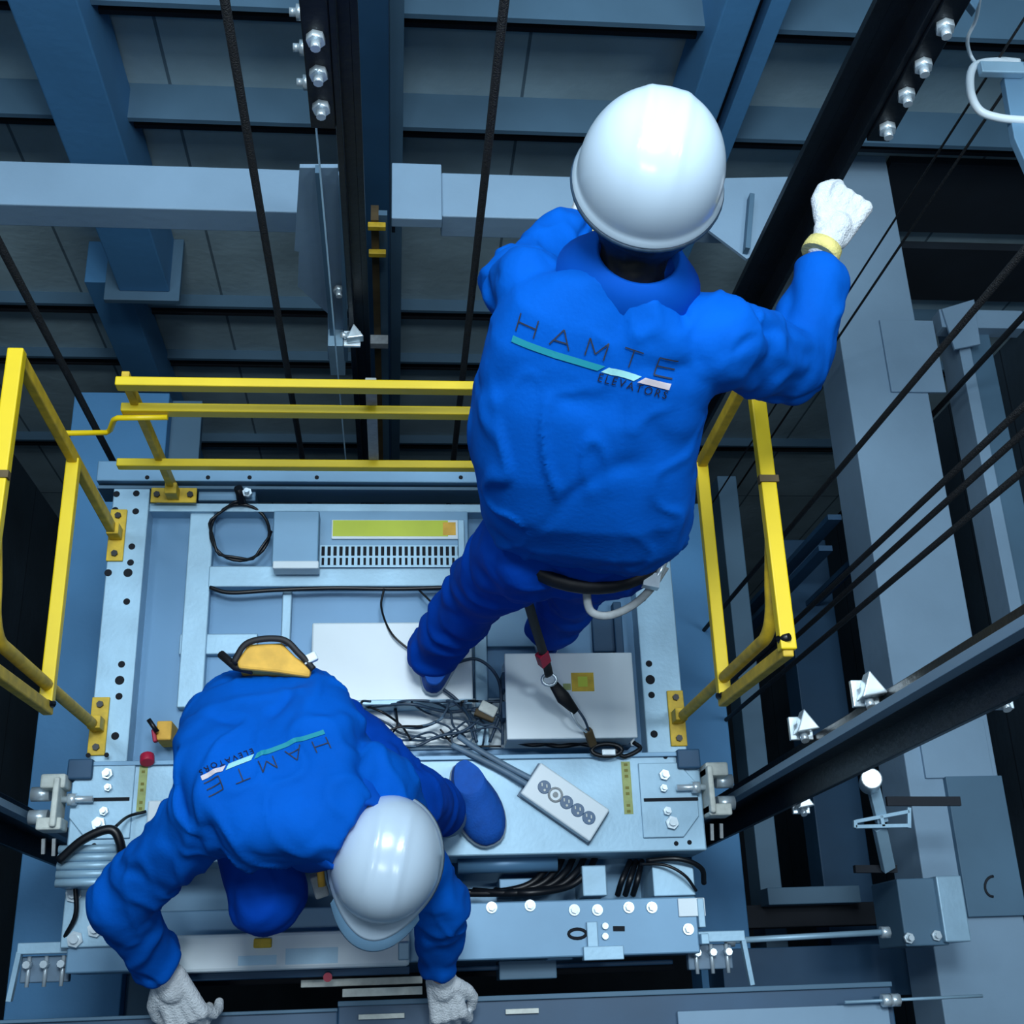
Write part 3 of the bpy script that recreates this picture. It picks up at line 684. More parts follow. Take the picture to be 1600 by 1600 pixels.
# back
Yr = 1.313
zb3, zm3, zt3 = .215, .53, .66
xl = PY(182, 722, Yr).x; xl2 = PY(182, 600, Yr).x; xm = PY(205, 642, Yr).x
hr = empty('handrail', (-.61, Yr, 0), 'yellow steel handrail along the rear edge of the car', 'handrail')
XE = .66
yb3 = Yr-.0
MB().bar((xl, Yr, zb3), (XE, Yr, zb3), .022, .03).build('bottom_rail', M['yellow'], hr, .003)
MB().bar((xm-.02, Yr, zm3), (XE, Yr, zm3), .022, .034).build('middle_rail', M['yellow'], hr, .003)
MB().bar((xl2, Yr, zt3), (XE, Yr, zt3), .022, .034).build('top_rail', M['yellow'], hr, .003)
for x in (-.612, .60):
    MB().bar((x, Yr+.018, .008), (x, Yr+.018, zt3), .018, .03, (0, 1, 0)).build('post', M['yellow2'], hr, .002)
x = PY(583, 690, Yr+.02).x
MB().bar((x, Yr+.018, zb3), (x, Yr+.018, zt3), .026, .014, (0, 1, 0)).build('middle_post', M['strapgrey'], hr, .002)
foot(hr, (-.61, Yr, 0), 'x'); foot(hr, (.60, Yr, 0), 'x')
MB().tube([PY(262, 652, Yr-.02), PY(184, 653, Yr-.02), PY(178, 656, Yr-.02), PY(172, 672, Yr-.02), PY(166, 676, Yr-.02), PY(100, 677, Yr-.05)], .007, 8).build('link_rod', M['yellow'], hr)
# left & right
def side_rail(x, s, label):
    t = empty('handrail', (x, .9, 0), label, 'handrail')
    xo = x
    MB().bar((xo, .60 if s > 0 else .60, .945), (xo, 1.235, .945), .032, .026).build('top_rail', M['yellow'], t, .003)
    MB().bar((xo, .62, .47), (xo, 1.21, .47), .030, .026).build('middle_rail', M['yellow'], t, .003)
    MB().bar((xo, .615, .45), (xo, .600, .95), .022, .026, (0, 1, 0)).build('end_bar', M['yellow2'], t, .003)
    MB().bar((x, 1.195, .008), (x, 1.225, .945), .022, .028, (0, 1, 0)).build('post', M['yellow2'], t, .003)
    MB().tube(spline([(x, .668, .01), (x, .664, .40), (x, .661, .74), (x, .664, .83), (x, .70, .875), (x, .76, .895), (x, .84, .93)], 5), .0135, 10).build('bent_post', M['yellow2'], t)
    for z in (.47, .945):
        k = MB(); k.cyl((x-s*.016, .622, z), (x+.0, .622, z+.02), .008, 8); k.build('bolt', M['hose'], t)
    k = MB(); k.box((x-.02, .95, .945), (x+.02, .965, .962)); k.build('bracket_mark', M['rust'], t)
    foot(t, (x-s*.004, .672, 0), 'y'); foot(t, (x-s*.004, 1.195, 0), 'y')
    return t
side_rail(-.758, -1, 'yellow steel handrail on the left side of the car')
side_rail(.758, 1, 'yellow steel handrail on the right side of the car')

# ------------------------------------------------------------------ hanging lamp bracket, upper right
zl = 1.2
t = empty('inspection_lamp', P(1560, 150, zl), 'white looped wire guard with grey plate hanging at the top right corner', 'lamp guard')
MB().tube(spline([P(1592, 98, zl), P(1560, 96, zl), P(1522, 104, zl), P(1516, 140, zl), P(1530, 172, zl), P(1560, 184, zl), P(1600, 188, zl), P(1640, 190, zl)]), .009, 10).build('guard_loop', M['white'], t)
MB().bar(P(1530, 108, zl+.01), P(1598, 110, zl+.01), .03, .02).build('clamp_bar', M['galv'], t, .003)
k = MB(); k.prism([P(1586, 105, zl-.02), P(1604, 108, zl-.02), P(1650, 260, zl-.02), P(1600, 275, zl-.02), P(1578, 225, zl-.02), P(1562, 130, zl-.02)], (0, 0, .02)); k.build('plate', M['galv2'], t, .002)
MB().tube(spline([P(1532, -10, zl+.2), P(1525, 30, zl+.1), P(1512, 60, zl+.05), P(1516, 85, zl), P(1528, 104, zl)]), .004, 8).build('cord', M['white'], t)
k = MB(); k.prism([P(1490, -8, zl+.2), P(1532, -8, zl+.2), P(1518, 28, zl+.2)], (0, 0, .02)); k.build('hanger', M['galv2'], t, .002)
rope(P(1600, 60, zl-.02).x+.02, P(1600, 60, zl).y, .004, 'thin cord carrying the white looped guard', z0=zl-.02, m='cablegrey')

#@@P0@@
# ------------------------------------------------------------------ people
def to_mesh(bm, name):
    me = bpy.data.meshes.new(name); bm.to_mesh(me); bm.free(); return me
class Blob:
    def __init__(s): s.bm = bmesh.new()
    def cone(s, p0, r0, p1, r1, n=20, flat=None):
        p0, p1 = V(p0), V(p1); d = p1-p0; L = d.length
        if L < 1e-6: d = V((0, 0, 1)); L = 1e-6
        d.normalize(); u = d.orthogonal().normalized(); w = d.cross(u)
        prof = []
        for k in range(6): a = -math.pi/2+k*math.pi/2/5.5; prof.append((r0*math.sin(a), r0*math.cos(a)))
        prof.append((0, r0)); prof.append((L*.5, (r0+r1)/2)); prof.append((L, r1))
        for k in range(1, 6): a = k*math.pi/2/5.5; prof.append((L+r1*math.sin(a), r1*math.cos(a)))
        rings = []
        for t, r in prof:
            rings.append([s.bm.verts.new(p0+d*t+u*(math.cos(2*math.pi*k/n)*max(r, 1e-4))+w*(math.sin(2*math.pi*k/n)*max(r, 1e-4))) for k in range(n)])
        s._stitch(rings); return s
    def _stitch(s, rings):
        n = len(rings[0])
        for a, b in zip(rings, rings[1:]):
            for k in range(n): s.bm.faces.new((a[k], a[(k+1) % n], b[(k+1) % n], b[k]))
        s.bm.faces.new(rings[0][::-1]); s.bm.faces.new(rings[-1])
    def chain(s, pts):
        for (a, ra), (b, rb) in zip(pts, pts[1:]): s.cone(a, ra, b, rb)
        return s
    def ell(s, c, r, rot=None, n=24):
        c = V(c); R = rot or Matrix.Identity(3); rings = []
        for i in range(1, 14):
            a = -math.pi/2+i*math.pi/14
            rings.append([s.bm.verts.new(c+R @ V((r[0]*math.cos(a)*math.cos(t), r[1]*math.cos(a)*math.sin(t), r[2]*math.sin(a)))) for t in [2*math.pi*k/n for k in range(n)]])
        s._stitch(rings); return s
    def trunk(s, secs, rt, n=32):
        """secs: (centre, half width, half depth, width direction)"""
        rings = []
        N = len(secs)
        for i, q in enumerate(secs):
            c = V(q[0]); wd = V(q[3] if len(q) > 3 else rt)
            d = V(secs[min(i+1, N-1)][0])-V(secs[max(i-1, 0)][0]); d.normalize()
            wd = (wd-d*wd.dot(d)).normalized(); dp = d.cross(wd)
            ring = []
            for k in range(n):
                t = 2*math.pi*k/n; cx, sx = math.cos(t), math.sin(t)
                e = .68
                ring.append(s.bm.verts.new(c+wd*(math.copysign(abs(cx)**e, cx)*q[1])+dp*(math.copysign(abs(sx)**e, sx)*q[2])))
            rings.append(ring)
        s._stitch(rings); return s
    def done(s, name, m, parent, voxel=.008, smooth=6, fold=None, cutz=None, sub=0):
        bmesh.ops.recalc_face_normals(s.bm, faces=s.bm.faces)
        me = to_mesh(s.bm, name+'_raw'); tmp = bpy.data.objects.new('tmp', me); COL.objects.link(tmp)
        r = tmp.modifiers.new('r', 'REMESH'); r.mode = 'VOXEL'; r.voxel_size = voxel; r.use_smooth_shade = True
        if smooth: q = tmp.modifiers.new('s', 'SMOOTH'); q.iterations = smooth; q.factor = .5
        dg = bpy.context.evaluated_depsgraph_get(); dg.update()
        me2 = bpy.data.meshes.new_from_object(tmp.evaluated_get(dg)); bpy.data.objects.remove(tmp); bpy.data.meshes.remove(me)
        me2.name = name
        if fold:
            nrm = [v.normal.copy() for v in me2.vertices]
            for v, nn in zip(me2.vertices, nrm): v.co += nn*fold(v.co, nn)
        o = bpy.data.objects.new(name, me2); COL.objects.link(o)
        if parent is not None:
            off = origin(parent); o.parent = parent
            for v in me2.vertices: v.co -= off
        me2.materials.clear()
        for mm in (m if isinstance(m, (list, tuple)) else [m]): me2.materials.append(mm)
        for p in me2.polygons: p.use_smooth = True
        return o
def seg_t(p, a, b):
    d = b-a; t = max(0, min(1, (p-a).dot(d)/d.length_squared)); return t, (p-(a+d*t)).length
def make_fold(limbs, amp=.009, lamp=.010, creases=(), seed=0):
    """limbs: (a, b, radius, freq) rings of sleeve folds; creases: (pointA, pointB, width, height)"""
    limbs = [(V(a), V(b), r, f) for a, b, r, f in limbs]; creases = [([V(q) for q in pl], w, h) for pl, w, h in creases]
    so = V((seed*3.1, seed*1.7, seed))
    def fn(p, n):
        q = p+so
        wv = noise.noise_vector(q*3.0)*.06
        r1 = noise.noise(V(((q.x+wv.x)*4.2+q.z*1.5, (q.y+wv.y)*4.2, (q.z+wv.z)*5.0-q.x*2)))
        r2 = noise.noise(V(((q.x+wv.y)*13+(q.z)*5, (q.y+wv.z)*9, (q.z+wv.x)*7-q.x*5))+V((5, 2, 1)))
        c1 = math.exp(-(r1/.10)**2); c2 = math.exp(-(r2/.12)**2)
        d = amp*(.9*r1-.55*c1*(.5+r2)+.45*c2*max(0, .5+r1*1.5)-.1)
        for a, b, r, f in limbs:
            t, ds = seg_t(p, a, b)
            if ds < r:
                L = (b-a).length; ph = t*L*f*.62+5.5*noise.noise(q*6.5)+2.5*noise.noise(q*15.0)
                fade = min(1, (r-ds)/(r*.25))
                d += lamp*fade*(math.sin(ph)*.5-.15)*(.6+.6*noise.noise(q*5+V((9, 0, 0))))
        for pl, w, h in creases:
            best = 9
            for a, b in zip(pl, pl[1:]):
                t, ds = seg_t(p, a, b); best = min(best, ds)
            if best < w*3.2: d += h*math.exp(-(best/w)**2)
        return d
    return fn

def glove(parent, wrist, dirn, back, curl, thumb, scale=1.0, side=1, spread=.0, name='glove', open_=None):
    """dirn: wrist->knuckles, back: normal of the back of the hand, side=+1 thumb on dirn x back side"""
    wrist = V(wrist); x = V(dirn).normalized(); z = V(back); z = (z-x*z.dot(x)).normalized(); y = x.cross(z)*side
    T = lambda a, b, c: wrist+(x*a+y*b+z*c)*scale
    B = Blob()
    # palm
    for yy in (-.028, -.010, .010, .028):
        B.cone(T(.0, yy*.65, 0), .016*scale, T(.085, yy, 0), .0145*scale)
    B.cone(T(-.03, 0, 0), .028*scale, T(.02, 0, 0), .029*scale)
    L = (.036, .041, .044, .040)
    for i, yy in enumerate((-.031, -.011, .010, .031)):
        c = curl[i] if isinstance(curl, (list, tuple)) else curl
        p = V((.088-(.008 if i in (0,) else 0), yy, .0)); ang = 0.12; ra = .0118
        l = L[i]
        sp = (i-1.5)*spread
        for j, (f, a) in enumerate(((1.0, c), (.68, c*1.15), (.52, c*.8))):
            ang += a
            q = p+V((math.cos(ang)*math.cos(sp), math.sin(sp)*math.cos(ang), -math.sin(ang)))*(l*f)
            B.cone(T(*p), ra*scale, T(*q), ra*.92*scale, 12); p = q; ra *= .92
    a0, a1, a2, a3 = [V(q) for q in thumb]
    B.cone(T(*a0), .017*scale, T(*a1), .0145*scale, 12); B.cone(T(*a1), .0145*scale, T(*a2), .013*scale, 12); B.cone(T(*a2), .013*scale, T(*a3), .0115*scale, 12)
    g = B.done(name, M['glove'], parent, .0036, 3, fold=lambda p, n: .0007*noise.noise(p*160))
    K = MB(); pts = []
    for i in range(3):
        pts.append(T(-.048+.012*i, 0, 0))
    K.tube(pts, [.034*scale, .0345*scale, .033*scale], 18)
    K.build('cuff_hem', M['cuff'], g)
    return g

def helmet(parent, c, ax, fw, brim=True, size=1.0, name='helmet', clear=False, rl=1.0, hl=1.0):
    """c: centre of the rim, ax: up axis of the shell, fw: facing direction"""
    c = V(c); z = V(ax).normalized(); y = V(fw); y = (y-z*y.dot(z)).normalized(); x = y.cross(z)
    T = lambda a, b, d: c+(x*a+y*b+z*d)*size
    n = 72; rings = []
    rx, ry, hz = .117, .132*rl, .140*hl
    for i in range(27):
        a = (math.pi/2)*(i/26.0)*.995
        cr = math.cos(a)**.86; ht = hz*math.sin(a)
        ring = []
        for k in range(n):
            t = 2*math.pi*k/n
            ridge = 1+.030*math.exp(-((abs(math.cos(t))*rx*cr-.030)/.008)**2)*(1 if ht > .05 else ht/.05)
            taper = 1-.10*max(0, -math.sin(t))*0
            ring.append(T(math.cos(t)*rx*cr*taper, math.sin(t)*ry*cr, ht*ridge))
        rings.append(ring)
    low = []
    for off, dz in ((-.006, -.022), (.004, -.024), (.006, -.016), (.001, -.010)):
        ring = []
        for k in range(n):
            t = 2*math.pi*k/n; f = max(0, math.sin(t))**4*(.030 if brim else .01)
            ring.append(T(math.cos(t)*(rx+off+f*.1), math.sin(t)*(ry+off+f), dz-f*.25))
        low.append(ring)
    hm = MB(); hm.loft(low+rings)
    h = hm.build(name, M['helmet'], parent)
    # dark rim line and inner band
    K = MB(); K.tube([T(math.cos(t)*(rx+.004), math.sin(t)*(ry+.004), -.024) for t in [2*math.pi*k/40 for k in range(40)]], .0045, 8, closed=True)
    K.build('rim_edge', M['cable'], h)
    K = MB(); K.loft([[T(math.cos(t)*(rx-.012), math.sin(t)*(ry-.012), d) for t in [2*math.pi*k/32 for k in range(32)]] for d in (-.04, -.02)])
    K.build('inner_band', M['black'], h)
    if clear:
        K = MB(); ra = []
        for r_, dz in ((.0, -.012), (.055, -.03), (.058, -.036), (.0, -.02)):
            ra.append([T(math.sin(t)*(rx*.86+r_*.3), math.cos(t)*(ry)+r_*math.cos(t)*1.0, dz) for t in [(-.95+1.9*k/20) for k in range(21)]])
        for a, b in zip(ra, ra[1:]+ra[:1]):
            va = [K.bm.verts.new(p) for p in a]; vb = [K.bm.verts.new(p) for p in b]
            for k in range(20): K._face([va[k], va[k+1], vb[k+1], vb[k]])
        bmesh.ops.remove_doubles(K.bm, verts=K.bm.verts, dist=1e-5)
        K.build('visor_brim', M['visor'], h, smooth=True)
    return h

def head_geom(B, c, ax, fw, s=1.0):
    c = V(c); z = V(ax).normalized(); y = V(fw); y = (y-z*y.dot(z)).normalized(); x = y.cross(z)
    R = Matrix((x, y, z)).transposed(); T = lambda a, b, d: c+(x*a+y*b+z*d)*s
    B.ell(T(0, -.01, .02), (.076*s, .095*s, .10*s), R); B.ell(T(0, .03, -.05), (.058*s, .062*s, .07*s), R)
    B.cone(T(0, .088, .015), .010*s, T(0, .108, -.022), .014*s, 12)
    B.cone(T(-.02, .083, -.062), .009*s, T(.02, .083, -.062), .009*s, 12)
    for q in (-1, 1):
        B.ell(T(.078*q, -.005, -.01), (.010*s, .020*s, .032*s), R)
        B.cone(T(.018*q, .086, .03), .010*s, T(.045*q, .078, .03), .009*s, 12)
    return T
def eyes(parent, T, s=1.0):
    for q in (-1, 1):
        K = MB(); c = T(.031*q, .080, .008); K.tube([c-V((0, 0, .001)), c+V((0, 0, .001))], .009, 12)
        K.build('eye', M['hair'], parent)

def shoe(parent, heel, toe, up=(0, 0, 1), name='shoe', ws=1.0):
    heel, toe = V(heel), V(toe); y = (toe-heel); L = y.length; y.normalize(); z = V(up); z = (z-y*z.dot(y)).normalized(); x = y.cross(z)
    T = lambda a, b, c: heel+x*a+y*(b*L)+z*c
    n = 28
    def outline(k, g=1.0, zc=0.0, y0=0, y1=1):
        t = 2*math.pi*k/n; sy = math.sin(t); cx = math.cos(t)
        yy = .5+.5*sy; w = (.036+.013*max(0, math.sin((yy-.15)*2.6)))*g*ws
        return T(math.copysign(abs(cx)**.75, cx)*w, y0+(y1-y0)*yy, zc)
    K = MB(); K.loft([[outline(k, 1.05, 0) for k in range(n)], [outline(k, 1.10, .008) for k in range(n)], [outline(k, 1.08, .022) for k in range(n)], [outline(k, .9, .025, .03, .97) for k in range(n)]])
    so = K.build('sole', M['sole'], None); so_name = so
    K = MB()
    K.loft([[outline(k, 1.0, .02, .015, .985) for k in range(n)], [outline(k, 1.02, .040, .015, .975) for k in range(n)], [outline(k, .90, .058, .03, .88) for k in range(n)],
            [outline(k, .78, .072, .03, .66) for k in range(n)], [outline(k, .70, .088, .03, .50) for k in range(n)], [outline(k, .64, .10, .04, .42) for k in range(n)]])
    up_ = K.build(name, M['shoe'], parent)
    # reparent sole under the shoe
    off = origin(up_); w_ = so.location.copy(); so.parent = up_; so.location = w_-off
    K = MB(); K.loft([[T(a*.026, .42+.18*b, .083-.022*b+.004*(1-a*a)) for a, b in ((-1, 0), (-.5, 0), (.5, 0), (1, 0), (1, 1), (.5, 1.05), (-.5, 1.05), (-1, 1))],
                      [T(a*.024, .42+.18*b, .089-.022*b+.004*(1-a*a)) for a, b in ((-1, 0), (-.5, 0), (.5, 0), (1, 0), (1, 1), (.5, 1.05), (-.5, 1.05), (-1, 1))]])
    K.build('tongue', M['white'], up_)
    return up_

def logo(parent, cloth, o_px, u_px, uscale, flip, cz):
    """print laid on the back: o_px = pixel of bar's start, u_px = pixel of bar's end"""
    me = cloth.data; off = origin(cloth)
    bvh = BVHTree.FromPolygons([v.co+off for v in me.vertices], [p.vertices for p in me.polygons])
    def hit(px, py):
        d = ray(px, py).normalized(); h = bvh.ray_cast(CAM, d); return h[0]
    a, b = hit(*o_px), hit(*u_px)
    ux, uy = u_px[0]-o_px[0], u_px[1]-o_px[1]; Lp = math.hypot(ux, uy)
    e = (ux/Lp, uy/Lp); g = (e[1], -e[0]) if not flip else (e[1], -e[0])
    mid = ((o_px[0]+u_px[0])/2+g[0]*25, (o_px[1]+u_px[1])/2+g[1]*25)
    cpt = hit(*mid)
    mb_ = hit((o_px[0]+u_px[0])/2, (o_px[1]+u_px[1])/2)
    X = (b-a); LX = X.length; X.normalize(); Yv = (cpt-mb_); Yl = Yv.length/25.0; Yv = (Yv-X*Yv.dot(X)).normalized()
    N = X.cross(Yv)
    if N.dot(CAM-mb_) < 0: N = -N
    sx = LX/uscale; sy = sx*1.12
    org = a
    def put(pts2, tris, name, m, eps=.0022):
        bm = bmesh.new(); vs = [bm.verts.new((p[0], p[1], 0)) for p in pts2]
        for f in tris:
            try: bm.faces.new([vs[i] for i in f])
            except ValueError: pass
        for _ in range(5):
            ed = [q for q in bm.edges if q.calc_length() > 4.0]
            if not ed: break
            bmesh.ops.subdivide_edges(bm, edges=ed, cuts=1, use_grid_fill=True)
            bmesh.ops.triangulate(bm, faces=bm.faces)
        r0 = org
        for v in bm.verts:
            w_ = r0+X*(v.co.x*sx)+Yv*(v.co.y*sy)
            h = bvh.ray_cast(w_+N*.15, -N)
            v.co = (h[0]+N*eps) if h[0] is not None else w_
        for f in bm.faces: f.smooth = True
        mm = to_mesh(bm, name); o = bpy.data.objects.new(name, mm); COL.objects.link(o); o.parent = cloth
        for v in mm.vertices: v.co -= off
        mm.materials.append(m); return o
    def quad(x0, y0, x1, y1, w):
        d = V((x1-x0, y1-y0, 0)); d.normalize(); n_ = V((-d.y, d.x, 0))*w/2
        return [(x0+n_.x, y0+n_.y), (x1+n_.x, y1+n_.y), (x1-n_.x, y1-n_.y), (x0-n_.x, y0-n_.y)]
    # bars, in units where the bar row is 259 long
    put([(0, 0), (152, 0), (142, -9.5), (0, -9.5)], [(0, 1, 2, 3)], 'print_bar', M['teal'])
    put([(158, 0), (211, 0), (201, -9.5), (148, -9.5)], [(0, 1, 2, 3)], 'print_bar', M['lteal'])
    put([(217, 0), (259, 0), (259, -9.5), (207, -9.5)], [(0, 1, 2, 3)], 'print_bar', M['pink'])
    L = {'H': [(0, 0, 0, 26), (30, 0, 30, 26), (0, 13.5, 30, 13.5)], 'A': [(0, 0, 16, 26), (16, 26, 32, 0), (5, 8, 27, 8)],
         'M': [(0, 0, 0, 26), (0, 26, 15, 6), (15, 6, 30, 26), (30, 26, 30, 0)], 'T': [(0, 26, 30, 26), (15, 0, 15, 26)], 'E': [(0, 0, 0, 26), (0, 26, 30, 26), (0, 13, 29, 13), (0, 0, 30, 0)]}
    for ch, x0 in (('H', 2), ('A', 58), ('M', 116), ('T', 172), ('E', 228)):
        pts, tr = [], []
        for (a0, b0, a1, b1) in L[ch]:
            q = quad(x0+a0, 7+b0, x0+a1, 7+b1, 2.1); k = len(pts); pts += q; tr.append((k, k+1, k+2, k+3))
        put(pts, tr, 'print_letter', M['ink'], .0026)
    cu = bpy.data.curves.new('t', 'FONT'); cu.body = 'ELEVATORS'; cu.size = 14.5; cu.space_character = 1.32; cu.resolution_u = 3
    to = bpy.data.objects.new('t', cu); COL.objects.link(to); dg = bpy.context.evaluated_depsgraph_get(); dg.update()
    tm = bpy.data.meshes.new_from_object(to.evaluated_get(dg)); bpy.data.objects.remove(to)
    xs = [v.co.x for v in tm.vertices]; k = 112/(max(xs)-min(xs)); x0 = min(xs)
    put([(147+(v.co.x-x0)*k, -23.5+v.co.y*k) for v in tm.vertices], [tuple(p.vertices) for p in tm.polygons], 'print_word', M['ink2'], .0026)

def lp(a, b, t): return V(a).lerp(V(b), t)

# ---- upper worker (standing, back to the camera, reaching right)
w1 = empty('person', (.27, .85, 0), 'worker in blue coverall standing with back turned, right glove raised beside the rail', 'person')
hipL, hipR = V((.275, .855, .86)), V((.455, .85, .86))
knL, knR = V((.195, .885, .46)), V((.44, .92, .47)); anL, anR = V((.10, .83, .125)), V((.415, .90, .06))
pel = V((.37, .85, .93)); wst = V((.355, .91, 1.07)); chs = V((.35, 1.0, 1.27)); nk = V((.388, 1.115, 1.46)); hd = V((.405, 1.19, 1.575))
shL, shR = V((.235, 1.15, 1.35)), V((.555, 1.03, 1.37))
elL = V((.235, 1.27, 1.17)); wrL = V((.36, 1.44, 1.10)); 
elR = V((.745, 1.085, 1.20)); wrR = P(1286, 408, 1.25)
rt = V((.96, -.22, 0))
B = Blob()
B.trunk([(pel-V((0, 0, .06)), .13, .09), (wst, .125, .085), (chs, .145, .10), (V((.37, 1.06, 1.38)), .14, .08), (V((.38, 1.10, 1.43)), .07, .06)], rt)
B.chain([(V((.38, 1.10, 1.40)), .055), (nk+V((.005, .03, .03)), .045), (hd, .055)])
TH = head_geom(B, hd, (.0, -.1, 1), (.25, .95, .05))
for a, b, c in ((shL, elL, wrL), (shR, elR, wrR)): B.chain([(lp(chs, a, .5)+V((0, .03, .06)), .05), (a, .052), (b, .040), (c, .028), (c+(c-b).normalized()*.07, .026)])
for a, b, c in ((hipL, knL, anL), (hipR, knR, anR)): B.chain([(pel-V((0, 0, .04)), .09), (a, .078), (b, .052), (c, .036)])
body = B.done('body', M['skin'], w1, .012, 3)
eyes(body, TH)
B = Blob(); B.ell(hd+V((-.005, -.025, -.005)), (.088, .090, .10)); B.cone(hd+V((-.015, -.055, -.05)), .055, nk+V((-.0, -.01, .02)), .056)
B.done('hair', M['hair'], w1, .007, 3, fold=lambda p, n: .003*noise.noise(p*70))
# trousers
B = Blob()
B.trunk([(V((.37, .86, .80)), .160, .105), (V((.37, .87, .90)), .165, .11), (V((.365, .89, 1.02)), .15, .11)], rt)
B.chain([(hipL, .105), (lp(hipL, knL, .5), .098), (knL, .083), (lp(knL, anL, .55), .076), (anL, .072)])
B.chain([(hipR, .105), (knR, .082), (anR+V((0, 0, .03)), .072)])
B.done('trousers', M['cloth2'], w1, .0085, 4, fold=make_fold([(hipL, knL, .14, 75), (knL, anL, .12, 90), (knR, anR, .12, 70)], .012, .016, seed=3))
# jacket
B = Blob()
B.trunk([(V((.375, .885, .95)), .155, .105), (V((.375, .885, .965)), .186, .130), (V((.37, .893, 1.01)), .206, .148), (V((.360, .91, 1.08)), .208, .150), (V((.350, .945, 1.16)), .206, .140), (V((.350, 1.0, 1.27)), .208, .125), (V((.356, 1.04, 1.35)), .205, .108), (V((.366, 1.06, 1.405)), .178, .086), (V((.376, 1.085, 1.44)), .12, .07), (V((.385, 1.10, 1.46)), .075, .065)], rt)
B.chain([(V((.28, 1.09, 1.36)), .078), (shL, .076), (lp(shL, elL, .5), .072), (elL, .068), (wrL, .05)])
B.chain([(V((.46, 1.04, 1.36)), .085), (shR, .086), (lp(shR, elR, .5), .080), (elR, .076), (lp(elR, wrR, .5), .066), (lp(elR, wrR, .84), .054)])
TP = lambda x, y, z: P(x, y, z)
cr = [([TP(800, 830, .98), TP(880, 870, .95), TP(980, 880, .94), TP(1060, 840, .98)], .022, .022),
      ([TP(785, 790, 1.03), TP(870, 830, 1.02), TP(960, 845, 1.0), TP(1040, 800, 1.03)], .014, -.024),
      ([TP(830, 770, 1.08), TP(900, 805, 1.06), TP(990, 800, 1.06), TP(1070, 740, 1.08)], .020, .017),
      ([TP(1060, 640, 1.2), TP(1020, 720, 1.12), TP(940, 770, 1.08)], .018, .016),
      ([TP(1075, 560, 1.32), TP(1060, 640, 1.25), TP(1075, 700, 1.15)], .014, -.020),
      ([TP(1110, 600, 1.3), TP(1085, 670, 1.2)], .013, .012),
      ([TP(770, 520, 1.35), TP(810, 620, 1.25), TP(800, 720, 1.12)], .015, -.010),
      ([TP(900, 600, 1.28), TP(880, 690, 1.2), TP(930, 740, 1.12)], .020, .012),
      ([TP(860, 640, 1.25), TP(850, 740, 1.12), TP(870, 800, 1.03)], .016, -.012), ([TP(1000, 640, 1.25), TP(985, 700, 1.15), TP(1010, 760, 1.08)], .014, -.012),
      ([TP(770, 430, 1.38), TP(850, 440, 1.4), TP(960, 500, 1.4), TP(1060, 545, 1.38)], .010, -.004)]
jk1 = B.done('jacket', M['cloth'], w1, .0075, 4, fold=make_fold([(shR, elR, .13, 105), (elR, wrR, .12, 95), (shL, elL, .12, 90), (elL, wrL, .1, 90)], .016, .015, cr, seed=1))
# collar
K = MB(); ca = (V((.10, .10, .99))).normalized(); ccn = V((.393, 1.118, 1.475)); rr = rt.normalized(); ff = ca.cross(rr).normalized()
K.loft([[ccn+rr*(math.cos(t)*a)+ff*(math.sin(t)*b)+ca*h for t in [2*math.pi*k/36 for k in range(36)]] for a, b, h in ((.122, .098, -.036), (.124, .100, -.030), (.092, .084, .006), (.074, .071, .032), (.067, .064, .032), (.07, .065, .0))])
K.build('collar', M['collar'], jk1)
helmet(w1, hd+V((-.003, .012, .030)), (.0, .06, .99), (.22, .97, 0), size=1.0, rl=.97, hl=.95)
K = MB(); 
glove(w1, wrR+(wrR-elR).normalized()*.055, (wrR-elR).normalized()+V((.45, .3, -.05)), (-.1, -.45, .9), (.95, .9, .85, .7), ((.02, .028, 0), (.055, .050, -.012), (.085, .052, -.022), (.108, .040, -.030)), 1.08, side=-1)
glove(w1, wrL+(wrL-elL).normalized()*.055, (.3, .8, -.2), (0, -.2, 1), .8, ((.02, .028, 0), (.05, .045, -.012), (.075, .045, -.022), (.095, .035, -.030)), 1.0, side=1)
shoe(w1, anL+V((-.005, -.098, -.094)), anL+V((.045, .165, -.094)), ws=1.2)
shoe(w1, anR+V((0, -.06, -.128)), anR+V((.02, .20, -.128)))
# belt gear on the upper worker
tb = MB().tube([V((.372, .87, .90))+rr*(math.cos(t)*.174)+V((-rr.y, rr.x, 0))*(math.sin(t)*.122) for t in [2*math.pi*k/36 for k in range(36)]], .014, 8, closed=True, flat=1.6).build('belt', M['black'], w1)
MB().tube(spline([P(922, 896, .90), P(917, 930, .87), P(924, 956, .85), P(950, 962, .85), P(985, 948, .86), P(1015, 922, .88), P(1040, 885, .90)]), .0085, 8, flat=.6).build('loop_strap', M['strapgrey'], tb)
k = MB(); k.bar(P(1005, 905, .90), P(1030, 910, .90), .03, .02); k.cyl(P(1040, 872, .91), P(1022, 912, .90), .008, 8); k.build('buckle', M['bolt'], tb)
